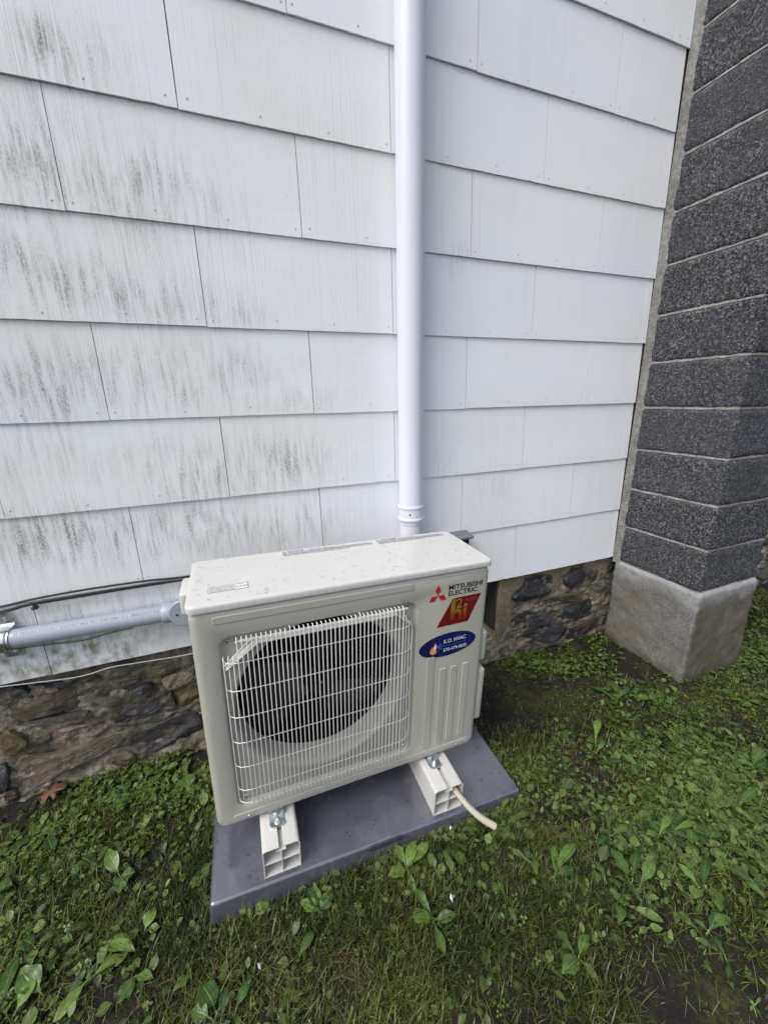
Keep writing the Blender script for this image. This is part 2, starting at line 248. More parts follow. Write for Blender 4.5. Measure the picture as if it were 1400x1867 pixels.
M_FMORT = m_rough('foundation_mortar', [(.25, (.035, .03, .022)), (.40, (.12, .10, .075)), (.53, (.26, .22, .17)), (.75, (.44, .39, .32))], 15, .85, .012, (1, 1, 1.3), 110, .35, ((.04, .036, .026), 5, .75))
M_PLAST = m_rough('foundation_render', [(.2, (.12, .095, .06)), (.5, (.22, .18, .12)), (.8, (.30, .25, .18))], 7, .85, .004, (1, 1, 1), 70, .3)
STN = {'dark': [(.2, (.012, .013, .016)), (.5, (.03, .031, .036)), (.8, (.075, .075, .08))],
       'purple': [(.2, (.02, .017, .02)), (.5, (.045, .038, .043)), (.8, (.11, .095, .1))],
       'grey': [(.2, (.03, .028, .024)), (.5, (.07, .066, .058)), (.8, (.14, .13, .11))],
       'brown': [(.2, (.028, .021, .013)), (.5, (.075, .056, .034)), (.8, (.15, .115, .07))],
       'ochre': [(.2, (.04, .028, .012)), (.5, (.12, .085, .04)), (.8, (.22, .165, .09))],
       'tan': [(.2, (.08, .058, .04)), (.45, (.2, .155, .11)), (.8, (.36, .29, .22))],
       'tan2': [(.2, (.04, .03, .018)), (.5, (.12, .09, .06)), (.8, (.26, .21, .155))],
       'pale': [(.2, (.12, .085, .06)), (.5, (.24, .18, .13)), (.8, (.36, .3, .23))]}
M_ST = {k: m_rough('stone_'+k, v, 16, .42 if k in ('dark', 'purple') else .62, .007, (1, 1, 1.35), 130, .55) for k, v in STN.items()}
M_CONC = m_rough('plinth_concrete', [(.2, (.11, .105, .095)), (.5, (.19, .187, .178)), (.8, (.27, .268, .26))], 5, .8, .004, (1, 1, 1), 110, .35, ((.13, .105, .07), 4, .6))
tint_front_face(M_CONC, -.429, (.095, .08, .052), .5, .95)
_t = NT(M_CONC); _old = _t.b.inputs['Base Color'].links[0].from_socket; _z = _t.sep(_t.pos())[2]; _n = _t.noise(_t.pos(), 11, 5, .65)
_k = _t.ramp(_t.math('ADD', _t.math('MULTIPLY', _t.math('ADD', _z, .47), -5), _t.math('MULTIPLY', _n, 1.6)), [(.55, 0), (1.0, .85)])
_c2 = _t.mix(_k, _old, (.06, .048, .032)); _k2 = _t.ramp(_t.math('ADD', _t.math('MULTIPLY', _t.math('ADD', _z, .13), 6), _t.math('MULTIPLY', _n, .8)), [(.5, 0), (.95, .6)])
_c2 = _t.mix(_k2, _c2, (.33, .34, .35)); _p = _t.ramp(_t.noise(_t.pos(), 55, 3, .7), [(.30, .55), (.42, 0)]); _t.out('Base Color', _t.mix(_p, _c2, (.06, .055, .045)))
M_JOINT = m_rough('chimney_mortar', [(.25, (.17, .165, .165)), (.45, (.28, .275, .275)), (.7, (.40, .395, .395))], 9, .9, .003); tint_front_face(M_JOINT, -.419, (.07, .058, .045), .2, 1.0)
M_UNIT = m_plastic('ivory_enamel_shaded', (.385, .378, .325), .34, .5, .05, .06, 20)  # darker copy of the lid's ivory paint, front shade put into the colour
M_LID = m_plastic('ivory_enamel_lit', (.53, .53, .505), .25, .6, .04, .10, 25)  # same ivory paint as the casing, lightened to carry the light on top
M_SHROUD = m_plastic('ivory_shroud', (.33, .33, .295), .42, .4, .05)
M_WIRE = m_plastic('grille_coating', (.68, .67, .63), .3, .6, .03)
M_BLACK = mat('black_interior', (.004, .004, .005), .6, .3)
M_FAN = m_plastic('fan_plastic', (.006, .006, .007), .35, .5)
M_PIPE = m_plastic('white_vinyl', (.66, .685, .76), .35, .4, .03, .02, 18)
M_COND = m_plastic('grey_pvc', (.34, .365, .43), .33, .5, .06, .08, 25)
M_CABLE = m_plastic('black_cable', (.014, .014, .016), .4, .5)
M_ZINC = mat('galvanised_steel', (.62, .66, .68), .32, .5, 1.0)
_t = NT(M_ZINC); _t.out('Roughness', _t.ramp(_t.noise(_t.pos(), 60, 4), [(.3, .18), (.7, .5)])); _t.out('Base Color', _t.ramp(_t.noise(_t.pos(), 30, 4), [(.3, (.42, .46, .48)), (.7, (.72, .75, .76))]))
M_PAD = mat('pad_plastic', (.1, .1, .13), .3, 1.0); M_PAD.node_tree.nodes['Principled BSDF'].inputs['Coat Weight'].default_value = 1.0; M_PAD.node_tree.nodes['Principled BSDF'].inputs['Coat IOR'].default_value = 1.7; M_PAD.node_tree.nodes['Principled BSDF'].inputs['Coat Roughness'].default_value = .16; _t = NT(M_PAD); _P = _t.pos()
_w = _t.ramp(_t.noise(_P, 9, 5, .6, .4), [(.42, 0), (.54, 1)])
_t.out('Base Color', _t.mix(_w, (.088, .091, .118), (.072, .075, .098)))
_t.out('Roughness', _t.ramp(_w, [(0, .30), (1, .16)]))
_t.out('Normal', _t.bump(_t.noise(_P, 220, 3), .25, .0006))
M_RISER = m_plastic('riser_pvc', (.56, .55, .52), .38, .45, .1, .1)
M_HOSE = m_plastic('drain_hose', (.52, .49, .40), .45, .4, .1)
M_HOOD = m_plastic('hood_grey', (.17, .18, .205), .45, .4, .2)
M_NAIL = mat('nail_paint', (.55, .56, .57), .5)
M_RED = mat('emblem_red', (.42, .015, .025), .4); M_INK = mat('black_ink', (.012, .012, .014), .5)
M_GREYINK = mat('grey_ink', (.09, .09, .095), .6); M_PALEINK = mat('pale_print', (.16, .18, .23), .6)
M_DRED = mat('sticker_red', (.13, .006, .010), .25); M_NAVY = mat('sticker_navy', (.006, .010, .085), .25)
M_WHITE = mat('white_print', (.75, .77, .82), .4); M_SUMO = mat('dull_orange_print', (.28, .045, .022), .35)
M_ORANGE = mat('flame_orange', (.75, .28, .05), .4); M_SKYB = mat('snow_blue', (.05, .16, .6), .4); M_STKW = mat('sticker_paper', (.66, .66, .64), .4)
M_GOLD = mat('gold_fade', (.3, .2, .02), .3); _t = NT(M_GOLD); _o = _t.sep(_t.obj())
_t.out('Base Color', _t.ramp(_t.math('MULTIPLY', _t.math('ADD', _o[2], .2), 11), [(.0, (.13, .008, .008)), (.3, (.19, .035, .008)), (.6, (.24, .15, .015)), (1, (.20, .13, .02))]))
def m_water(name, WF, tr, rgh):
    m = mat(name, (.9, .95, 1), .02, .5); t = NT(m)
    fr = t.n('ShaderNodeFresnel', i_IOR=1.4).outputs[0]; mx = t.n('ShaderNodeMixShader')
    t.t.links.new(t.math('MULTIPLY', fr, WF, clamp=True), mx.inputs[0])
    t.t.links.new(t.n('ShaderNodeBsdfTransparent', i_Color=tr).outputs[0], mx.inputs[1])
    t.t.links.new(t.n('ShaderNodeBsdfGlossy', i_Roughness=rgh).outputs[0], mx.inputs[2])
    t.t.links.new(mx.outputs[0], t.t.nodes['Material Output'].inputs[0]); return m
M_WATER = m_water('water_bead', .9, (.985, .99, 1, 1), .26)
M_FILM = m_water('water_film', .4, (.985, .985, .99, 1), .22)
M_GREENW = mat('green_wire', (.02, .22, .09), .45); M_WHITEW = mat('white_wire', (.6, .6, .58), .5); M_OAK = mat('dead_oak_leaf', (.12, .052, .032), .6)
def m_leaf(name, a, b, rough=.45, veins=0):
    m = mat(name, a, rough, .45); t = NT(m)
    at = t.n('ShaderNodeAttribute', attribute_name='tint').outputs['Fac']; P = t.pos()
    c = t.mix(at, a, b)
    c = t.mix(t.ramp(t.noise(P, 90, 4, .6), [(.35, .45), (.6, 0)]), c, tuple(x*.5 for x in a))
    nb = t.bump(t.noise(P, 150, 2), .35, .001)
    if veins:
        q = t.n('ShaderNodeAttribute', attribute_name='across').outputs['Fac']
        mid = t.ramp(q, [(0, .5), (.10, .0)]); sec = t.ramp(t.math('PINGPONG', t.math('MULTIPLY', q, veins), .5), [(0, .16), (.16, 0)])
        v = t.math('MAXIMUM', mid, sec); c = t.mix(v, c, tuple(min(1, x*1.5+.02) for x in b)); nb = t.bump(v, .5, -.002, nb)
        c = t.mix(t.ramp(t.noise(P, 35, 3, .6), [(.66, 0), (.72, .7)]), c, (.10, .085, .03))
    t.out('Base Color', c); t.out('Normal', nb)
    t.out('Roughness', t.ramp(t.noise(P, 60, 3), [(.35, rough-.14), (.65, rough+.15)]))
    tr = t.n('ShaderNodeBsdfTranslucent', i_Color=c); mx = t.n('ShaderNodeMixShader', i_Fac=.22)
    t.t.links.new(t.b.outputs[0], mx.inputs[1]); t.t.links.new(tr.outputs[0], mx.inputs[2])
    t.t.links.new(mx.outputs[0], t.t.nodes['Material Output'].inputs[0]); return m
M_GRASS = m_leaf('grass_blades', (.016, .034, .004), (.19, .215, .045))
M_STRAW = m_leaf('dead_straw', (.10, .07, .035), (.26, .20, .11), .7)
M_MOSS = m_leaf('moss_tufts', (.045, .058, .003), (.22, .235, .015), .8)
M_CLOV = m_leaf('clover_leaf', (.018, .060, .008), (.17, .29, .045))
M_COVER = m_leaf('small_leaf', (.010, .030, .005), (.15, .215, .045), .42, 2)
M_BROAD = m_leaf('broad_leaf', (.022, .062, .014), (.17, .265, .05), .36, 3)
def m_soil():
    m = mat('soil', (.03, .022, .015), .75, .4); t = NT(m); P = t.pos()
    c = t.ramp(t.noise(P, 22, 6, .7), [(.25, (.003, .0022, .0016)), (.5, (.010, .007, .005)), (.75, (.030, .021, .014))])
    mo = t.math('MULTIPLY', t.ramp(t.noise(P, 4.5, 4, .6), [(.5, 0), (.64, .55)]), t.ramp(t.noise(P, 70, 4, .7), [(.38, 0), (.6, 1)]))
    mc = t.mix(t.noise(P, 40, 3), (.03, .042, .004), (.12, .125, .01))
    c = t.mix(mo, c, mc); t.out('Base Color', c)
    b = t.bump(t.noise(P, 60, 5, .7), 1, .012); b = t.bump(t.noise(P, 300, 3, .7), .7, .003, b); t.out('Normal', b); return m
M_SOIL = m_soil()

# ------------------------------------------------------------------ ground
def gz(x, y):
    x = np.asarray(x, float); y = np.asarray(y, float)
    z = -.482 + .007*np.sin(x*5.1+1)*np.cos(y*6.3) + .005*np.sin(x*13+y*9) + .003*np.sin(x*31-y*27+2) + .002*np.sin(x*57+y*71)
    z = z + .022*np.clip((y+.12)/.12, 0, 1)*np.clip((.5-x)/.5, 0, 1)
    z = z - .008*np.clip((x-1.2)/.3, 0, 1)*np.exp(-((y+.3)/.4)**2)
    pad = np.exp(-(((x-.62)/.62)**8+((y+.35)/.36)**8)); z = z*(1-pad) + pad*(-.497)
    return z
xs = np.concatenate([np.array([-40, -20, -10, -5, -3, -2, -1.5]), np.linspace(-1.2, 4.2, 330), np.array([5, 6, 8, 12, 20, 40])])
ys = np.concatenate([np.array([-40, -20, -10, -6, -4, -3, -2.4]), np.linspace(-2, .3, 150)])
gx, gy = np.meshgrid(xs, ys); gzz = gz(gx, gy)
rough = np.array([noise.fractal(Vector((a*9, b*9, 0)), .8, 2, 4) for a, b in zip(gx.ravel(), gy.ravel())]).reshape(gx.shape)
gzz = gzz + rough*.006
g = MB(); nx = len(xs); g.v = list(zip(gx.ravel(), gy.ravel(), gzz.ravel()))
g.f = [(j*nx+i, j*nx+i+1, (j+1)*nx+i+1, (j+1)*nx+i) for j in range(len(ys)-1) for i in range(nx-1)]
tag(g.build('ground', M_SOIL, auto=3), kind='structure')

# ------------------------------------------------------------------ house wall: shingles, one by one
EX, SW = .2664, .61
wall = tag(empty('house_wall', (.6, 0, 0)), 'white painted shingle wall with combed grain and grey mildew streaks behind the outdoor unit', 'house wall')
def place(o, par, loc=(0, 0, 0), rot=(0, 0, 0)):
    o.parent = par; o.location = Vector(loc) - par.location; o.rotation_euler = rot; return o
bk = MB(); bk.box(-1.6, .012, .004, 4.3, .10, 3.2); s = bk.build('sheathing', mat('sheathing_board', (.05, .045, .04), .9)); place(s, wall)
TH, OV = .0055, .035
def shingle_mesh(wd, seed):
    rr = random.Random(seed); mb = MB(); n = max(3, int(wd/.02)); ht = EX+OV; tilt = (TH+.0012)/EX
    bot = [rr.uniform(-.0004, .0004) for _ in range(n+1)]
    if rr.random() < .5:
        k = rr.randrange(1, n); bot[k] += rr.uniform(.0006, .0014)
    def ring(z, dz):  # front and back rows
        f = [(wd*i/n, z*tilt+rr.uniform(-.0002, .0002), z+(bot[i] if dz else 0)) for i in range(n+1)]
        b = [(wd*i/n, z*tilt+TH, z+(bot[i] if dz else 0)) for i in range(n+1)]
        return f, b
    rows = [ring(0, 1), ring(ht*.5, 0), ring(ht, 0)]; vs = []
    for f, b in rows: vs += f+b
    m = n+1; fs = []
    for r in range(2):
        a, c = r*2*m, (r+1)*2*m
        for i in range(n):
            fs.append((a+i, a+i+1, c+i+1, c+i)); fs.append((a+m+i+1, a+m+i, c+m+i, c+m+i+1))
        fs.append((a, c, c+m, a+m)); fs.append((a+n, a+m+n, c+m+n, c+n))
    for i in range(n): fs.append((i+1, i, m+i, m+i+1))
    e = 4*m
    for i in range(n): fs.append((e+i, e+i+1, e+m+i+1, e+m+i))
    mb.add(vs, fs); return mb
def mk_mesh(mb, nm, mt, auto=.6):
    o = mb.build(nm, mt, smooth=True, auto=auto); me = o.data; bpy.data.objects.remove(o); return me
FULL = [mk_mesh(shingle_mesh(SW-.0022, k), 'shingle', M_SID, .9) for k in range(6)]
def nail_mesh(wd):
    mb = MB()
    for x in [q for q in (.022, .21, .40, .588) if q < wd-.01]:
        x += random.uniform(-.008, .008); z = .022+random.uniform(-.004, .006); y = z*.025
        mb.rings([[(x+r*math.cos(a*.785), y-d, z+r*math.sin(a*.785)) for a in range(8)] for r, d in ((.0031, 0), (.0028, .0008), (.0012, .0012))], False)
    return mk_mesh(mb, 'nail_heads', M_NAIL)
NAILS = [nail_mesh(SW) for _ in range(4)]
for c in range(11):
    x = -1.22 + (-.308 if c % 2 == 0 else 0); k = 0
    segs = []
    while x < 4.2:
        a, b = x, x+SW; x += SW
        if a < 2.172 < b: segs.append((a, 2.172+random.uniform(-.006, .006))); a2 = 2.63; segs.append((a2, b)) if b > a2+.05 else None; continue
        if a > 2.1 and b < 2.63: continue
        if a > 2.1 and a < 2.63: a = 2.63
        segs.append((a, b))
    for a, b in segs:
        full = abs(b-a-SW) < 1e-6
        me = random.choice(FULL) if full else mk_mesh(shingle_mesh(b-a-.002, random.random()), 'shingle', M_SID, .9)
        o = bpy.data.objects.new('shingle', me); COL.objects.link(o)
        place(o, wall, (a+.001, random.uniform(-.0006, .0006), c*EX+random.uniform(-.0012, .0012)), (0, R(random.uniform(-.12, .12)), 0))
        nh = bpy.data.objects.new('nail_heads', random.choice(NAILS) if full else nail_mesh(b-a)); COL.objects.link(nh); nh.parent = o; nh['kind'] = 'stuff'

# ------------------------------------------------------------------ stone foundation
fnd = tag(empty('stone_foundation', (.6, .05, -.5)), 'old rubble stone foundation with crumbling tan mortar under the shingles', 'foundation wall')
def nz(x, z, s=9, sd=0): return noise.fractal(Vector((x*s, sd, z*s*1.6)), .9, 2, 5)
fm = MB(); X = np.arange(-1.6, 4.3, .008); Z = np.linspace(-.62, .02, 80)
vs = []
for z in Z:
    for x in X:
        sm = .25 if x > 1.44 and x < 1.56 or (x > 1.44 and z > -.1) else 1
        vs.append((x, .030 + (.035*max(0,min(1,(z+.045)/.03)) if x < 1.25 else 0) + sm*(nz(x, z)*.010 + nz(x, z, 30, 4)*.009 + nz(x, z, 75, 2)*.005) - (.018*max(0, (-.3-z)/.15) if x < 1.25 else 0), z))
n = len(X); fs = []
for j in range(len(Z)-1):
    for i in range(n-1):
        xc, zc = X[i]+.004, (Z[j]+Z[j+1])/2
        if 1.26 < xc < 1.462 and zc > -.315: continue
        fs.append((j*n+i, j*n+i+1, (j+1)*n+i+1, (j+1)*n+i))
fm.add(vs, fs); place(fm.build('mortar_bed', M_FMORT, auto=3), fnd)
def chaikin(p, it=1):
    for _ in range(it):
        q = []
        for i in range(len(p)):
            a, b = p[i], p[(i+1) % len(p)]
            q += [(a[0]*.75+b[0]*.25, a[1]*.75+b[1]*.25), (a[0]*.25+b[0]*.75, a[1]*.25+b[1]*.75)]
        p = q
    return p
def stone(poly, kind, front, seed=0):
    p = chaikin(chaikin(poly)); cx = sum(a for a, _ in p)/len(p); cz = sum(b for _, b in p)/len(p)
    p = [(a+nz(a, b, 40, seed)*.003, b+nz(a, b, 40, seed+3)*.003) for a, b in p]
    rings = []
    rs = random.Random(int(seed*37)+5); wx = max(a for a, _ in p)-min(a for a, _ in p); wz = max(b for _, b in p)-min(b for _, b in p)
    FP = [(cx+rs.uniform(-.45, .45)*wx, cz+rs.uniform(-.45, .45)*wz, rs.uniform(-.32, .32), rs.uniform(-.42, .42), rs.uniform(0, .006)) for _ in range(9)]
    def facet(x_, z_): return max(-a_*(x_-u_)-b_*(z_-v_)-c_ for u_, v_, a_, b_, c_ in FP[:6])*.85 + abs(nz(x_, z_*.6, 22, seed))*.005
    for sc, y in ((1.03, .05), (1.01, front+.012), (.985, front+.004), (.96, front+.001), (.9, front), (.82, front), (.72, front), (.62, front), (.52, front), (.42, front), (.32, front), (.22, front), (.12, front), (.05, front)):
        rings.append([(cx+(a-cx)*sc, y+(min(.016, facet(cx+(a-cx)*sc, cz+(b-cz)*sc)-.008)+nz(cx+(a-cx)*sc, .6*(cz+(b-cz)*sc), 50, seed)*.0035)*(y < .045), cz+(b-cz)*sc) for a, b in p])
    mb = MB(); mb.rings(rings, False, True)
    return place(mb.build('stone', M_ST[kind], auto=.35), fnd)
for i, (kind, poly) in enumerate(STONES):
    zc = sum(b for _, b in poly)/len(poly); xc = poly[0][0]
    fr = .016 if xc < 1.2 else .013
    if xc < 1.2 and zc < -.28: fr = .006
    if kind in ('tan', 'pale'): fr += .006
    stone(poly, kind, fr, i)
rr = random.Random(3)
for (xa, xb) in ((-1.5, -.56), (.11, 1.24), (2.64, 4.1)):
    z = -.06
    while z > -.5:
        hgt = rr.uniform(.06, .12); x = xa
        while x < xb:
            wd = rr.uniform(.1, .3); x1 = min(x+wd, xb)
            if x1-x > .05:
                j = lambda: rr.uniform(-.012, .012)
                poly = [(x+.01+j()*.5, z-hgt*.5+j()), (x+.02+j()*.5, z-.008+j()), ((x+x1)/2, z+j()*.6), (x1-.012, z-.01+j()), (x1-.008, z-hgt*.6+j()), ((x+x1)/2+j(), z-hgt+.012)]
                stone(poly, rr.choice(['dark', 'brown', 'grey', 'purple', 'tan2', 'ochre']), .022 if z > -.25 else .008, rr.random()*99)
            x = x1+.012
        z -= hgt+.014
rc = MB(); rc.box(1.462, .032, -.33, 1.476, .20, .02); rc.box(1.26, .19, -.33, 1.462, .20, .02)
rc.add([(1.24, .03, -.345), (1.50, .03, -.345), (1.50, .20, -.29), (1.24, .20, -.29), (1.24, .03, -.40), (1.50, .03, -.40), (1.50, .20, -.40), (1.24, .20, -.40)], [(0, 1, 2, 3), (0, 4, 5, 1), (1, 5, 6, 2), (0, 3, 7, 4)])
place(rc.build('rendered_recess', M_PLAST, smooth=False), fnd)
wb = MB(); wb.box(1.27, .165, -.22, 1.4545, .188, .02); wb.box(1.455, .040, -.300, 1.4612, .188, .02); wb.box(1.30, .150, -.22, 1.33, .164, .02); wb.box(1.43, .150, -.22, 1.4545, .164, .02)
place(wb.build('window_board', m_rough('weathered_board', [(.3, (.022, .018, .015)), (.7, (.055, .046, .038))], 12, .8, .002, (6, 1, .6)), smooth=False), fnd)
# smooth render skim right of the recess
sk = MB(); pts = [(1.462, .018), (1.62, .018), (1.60, -.07), (1.55, -.10), (1.53, -.16), (1.55, -.2), (1.53, -.27), (1.50, -.33), (1.462, -.35)]
sk.rings([[(a+nz(a, b, 30)*.004, y, b) for a, b in pts] for y in (.04, .024)], False); place(sk.build('render_skim', M_PLAST, bevel=.003), fnd)
tp = MB(); pts = [(1.66, .018), (1.87, .018), (1.865, -.03), (1.83, -.10), (1.82, -.155), (1.79, -.15), (1.80, -.05), (1.66, -.02)]
tp.rings([[(a, y, b) for a, b in pts] for y in (.04, .026)], False)
pts = [(2.03, .018), (2.178, .018), (2.178, -.33), (2.15, -.35), (2.13, -.30), (2.10, -.24), (2.05, -.21), (2.04, -.17), (2.11, -.14), (2.11, -.06), (2.03, -.055)]
tp.rings([[(a, y, b) for a, b in pts] for y in (.041, .028)], False); place(tp.build('render_skim', M_PLAST, bevel=.003), fnd)

# ------------------------------------------------------------------ block chimney on its plinth
chm = tag(empty('block_chimney', (2.395, -.215, -.5)), 'dark grey rough block chimney with pale mortar joints, standing on a grey concrete plinth', 'chimney')
CX0, CX1, CY0, CY1 = 2.19, 2.598, -.423, -.002
def grid_box(x0, y0, z0, x1, y1, z1, h, amp, edge, seed, top=True):
    """box whose faces are gridded, with roughened surface and worn edges"""
    bm = bmesh.new(); bmesh.ops.create_cube(bm, size=1)
    bmesh.ops.bevel(bm, geom=list(bm.edges), offset=.001, segments=1, affect='EDGES')
    bm.free()
    mb = MB(); nxn = max(2, int((x1-x0)/h)); nyn = max(2, int((y1-y0)/h)); nzn = max(2, int((z1-z0)/h))
    idx = {}
    def P(i, j, k):
        if (i, j, k) in idx: return idx[(i, j, k)]
        x = x0+(x1-x0)*i/nxn; y = y0+(y1-y0)*j/nyn; z = z0+(z1-z0)*k/nzn
        c = Vector(((x0+x1)/2, (y0+y1)/2, (z0+z1)/2)); n_ = Vector((0, 0, 0)); cnt = 0
        for a, m, lo in ((i, nxn, (1, 0, 0)), (j, nyn, (0, 1, 0)), (k, nzn, (0, 0, 1))):
            if a == 0: n_ -= Vector(lo); cnt += 1
            if a == m: n_ += Vector(lo); cnt += 1
        d = noise.fractal(Vector((x*14+seed, y*14, z*14)), .9, 2, 4)*amp
        v = Vector((x, y, z)) + n_*(d - (edge*(1+.8*noise.noise(Vector((x*50, y*50, z*50+seed)))) if cnt > 1 else 0))
        mb.v.append(tuple(v)); idx[(i, j, k)] = len(mb.v)-1; return idx[(i, j, k)]
    for i in range(nxn):
        for j in range(nyn):
            for k in (0, nzn): mb.f.append((P(i, j, k), P(i+1, j, k), P(i+1, j+1, k), P(i, j+1, k)))
    for i in range(nxn):
        for k in range(nzn):
            for j in (0, nyn): mb.f.append((P(i, j, k), P(i+1, j, k), P(i+1, j, k+1), P(i, j, k+1)))
    for j in range(nyn):
        for k in range(nzn):
            for i in (0, nxn): mb.f.append((P(i, j, k), P(i, j+1, k), P(i, j+1, k+1), P(i, j, k+1)))
    return mb
core = MB(); core.box(CX0+.006, CY0+.006, -.55, CX1-.006, CY1, 3.1); place(core.build('core', M_MORT), chm)
for k in range(16):
    z0 = -.0245 + .2*k + (0 if k else .002)
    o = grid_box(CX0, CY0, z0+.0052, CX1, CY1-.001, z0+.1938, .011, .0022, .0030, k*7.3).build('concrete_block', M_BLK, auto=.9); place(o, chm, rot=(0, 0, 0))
    if k:
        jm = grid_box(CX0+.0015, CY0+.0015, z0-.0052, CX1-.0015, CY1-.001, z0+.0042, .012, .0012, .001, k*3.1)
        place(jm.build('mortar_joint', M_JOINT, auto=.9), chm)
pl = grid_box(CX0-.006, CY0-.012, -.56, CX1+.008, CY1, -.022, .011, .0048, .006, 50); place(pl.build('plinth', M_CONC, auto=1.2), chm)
sm = MB(); Zs = np.arange(-.03, 3.1, .012); r0, r1, r2 = [], [], []
for z in Zs:
    w_ = .030+.009*noise.fractal(Vector((0, 0, z*9)), .8, 2, 4)
    r0.append((CX0-.012, .004, z)); r1.append((CX0-.007+.002*noise.noise(Vector((3, 0, z*30))), -.004, z)); r2.append((CX0-.0035, -w_+.006, z)); 
r3 = [(CX0+.004, p[1]-.008, p[2]) for p in r2]
sm.rings([r0, r1, r2, r3], False, False, closed=False); place(sm.build('mortar_fillet', M_MORT, auto=3), chm)

# ------------------------------------------------------------------ things fixed to the wall
# downspout
dn = tag(empty('downspout', (.956, -.055, -.45)), 'white round plastic pipe running up the shingle wall with a ribbed coupling, beaded with rain', 'pipe')
DX, DY, DR = .955, -.052, .0465
mb = MB(); mb.tube([(DX, DY, .37), (DX, DY, 3.1)], DR, 40); place(mb.build('pipe', M_PIPE), dn)
mb = MB(); mb.tube([(DX, DY, -.40), (DX, DY, .372)], DR-.0025, 40); place(mb.build('lower_pipe', M_PIPE), dn)
mb = MB(); prof = [(.385, .0475), (.385, .0515), (.390, .0522), (.394, .0515), (.395, .0488), (.433, .0488), (.434, .0515), (.438, .0522), (.443, .0515), (.443, .0470)]
mb.rings([[(DX+r*math.cos(a*math.pi/20), DY+r*math.sin(a*math.pi/20), z) for a in range(40)] for z, r in prof], False, False); place(mb.build('coupling', M_PIPE, auto=.5), dn)
def screwhead(mb, x, y, z, r, d=.0015, n=10):
    mb.rings([[(x+q*math.cos(a*2*math.pi/n), y-e, z+q*math.sin(a*2*math.pi/n)) for a in range(n)] for q, e in ((r, -d), (r, 0), (r*.8, d*.7))], False)
mb = MB(); a = R(-118); mb.rings([[(DX+math.cos(a)*.0485+math.sin(a)*q*math.cos(t*.7854), DY+math.sin(a)*.0485-d_, .414+q*math.sin(t*.7854)) for t in range(8)] for q, d_ in ((.0042, -.002), (.004, .0013))], False)
place(mb.build('screw', mat('dark_screw', (.03, .03, .03), .5)), dn)
# hood
hd = tag(empty('vent_hood', (1.16, -.03, .22)), 'small dark grey hood on the shingles just behind the right end of the unit lid', 'vent')
mb = MB(); mb.add([(1.04, -.001, .283), (1.245, -.001, .283), (1.245, -.062, .272), (1.04, -.062, .272), (1.04, -.001, .262), (1.245, -.001, .262), (1.245, -.062, .262), (1.04, -.062, .262)], [(0, 1, 2, 3), (4, 7, 6, 5), (0, 4, 5, 1), (1, 5, 6, 2), (2, 6, 7, 3), (3, 7, 4, 0)])
place(mb.build('hood_top', M_HOOD, bevel=.0015), hd)
mb = MB(); mb.box(1.05, -.045, .17, 1.232, -.004, .261)
for k in range(4): mb.box(1.055, -.052, .178+k*.02, 1.228, -.0455, .184+k*.02)
place(mb.build('louvre', M_CABLE, smooth=False), hd)
# conduit
cn = tag(empty('conduit', (-.15, -.035, .165)), 'grey plastic electrical conduit running along the bottom of the shingle wall to the unit', 'conduit')
ca, cb = Vector((-1.3, -.037, .186)), Vector((.075, -.037, .1625)); CR = .0285
mb = MB(); mb.tube([ca, cb], CR, 32); place(mb.build('pipe', M_COND), cn)
lb = MB()
def stad(cx, cz, wx, wz, y, n=12):
    r = wz/2; L = wx/2-r; return [(cx-L+r*math.cos(R(90+180*i/n)), y, cz+r*math.sin(R(90+180*i/n))) for i in range(n+1)] + [(cx+L+r*math.cos(R(-90+180*i/n)), y, cz+r*math.sin(R(-90+180*i/n))) for i in range(n+1)]
lb.rings([stad(.152, .168, .160, .084, y) for y in (-.005,)] + [stad(.152, .168, .160, .084, -.066)]); 
lb.tube([(.045, -.037, .163), (.085, -.037, .1625)], .034, 28)
place(lb.build('elbow_body', M_COND, bevel=.003), cn)
lb = MB(); lb.rings([stad(.152, .168, .172, .096, -.0665), stad(.152, .168, .172, .096, -.071), stad(.152, .168, .166, .090, -.0735)]); place(lb.build('cover_plate', M_COND), cn)
mb = MB(); screwhead(mb, .092, -.0736, .166, .0042); place(mb.build('screw', M_INK), cn)
mb = MB(); mb.tube([(.112, -.037, .19), (.118, -.045, .228)], .03, 24); place(mb.build('socket', M_COND, bevel=.003), cn)
def text_mesh(s, size, bold=0.0, shear=0.0, sp=1.0):
    c = bpy.data.curves.new('t', 'FONT'); c.body = s; c.size = size; c.offset = bold; c.shear = shear; c.space_character = sp; c.resolution_u = 3
    o = bpy.data.objects.new('t', c); COL.objects.link(o); dg = bpy.context.evaluated_depsgraph_get()
    me = bpy.data.meshes.new_from_object(o.evaluated_get(dg)); bpy.data.objects.remove(o)
    return [tuple(v.co) for v in me.vertices], [tuple(p.vertices) for p in me.polygons]
v, f = text_mesh("VE GROUND SUNLIGHT RESISTANT MAX 90\u00b0C WIRE NEMA TC-2  0805R121219  03:0", .0112, .0001, 0, 1.08)
W_ = max(p[0] for p in v); ax = (cb-ca).normalized(); sx = .385/W_; vs = []
for x, y, _ in v:
    a = R(40)+(y)/CR*1.15; P = ca + ax*((-.345-ca.x) + x*sx)
    vs.append((P.x, P.y-math.cos(a)*(CR+.0003), P.z+math.sin(a)*(CR+.0003)))
mb = MB(); mb.add([(x, y, z) for x, y, z in vs], [tuple(q) for q in f]); place(mb.build('lettering', M_PALEINK, smooth=False), cn)
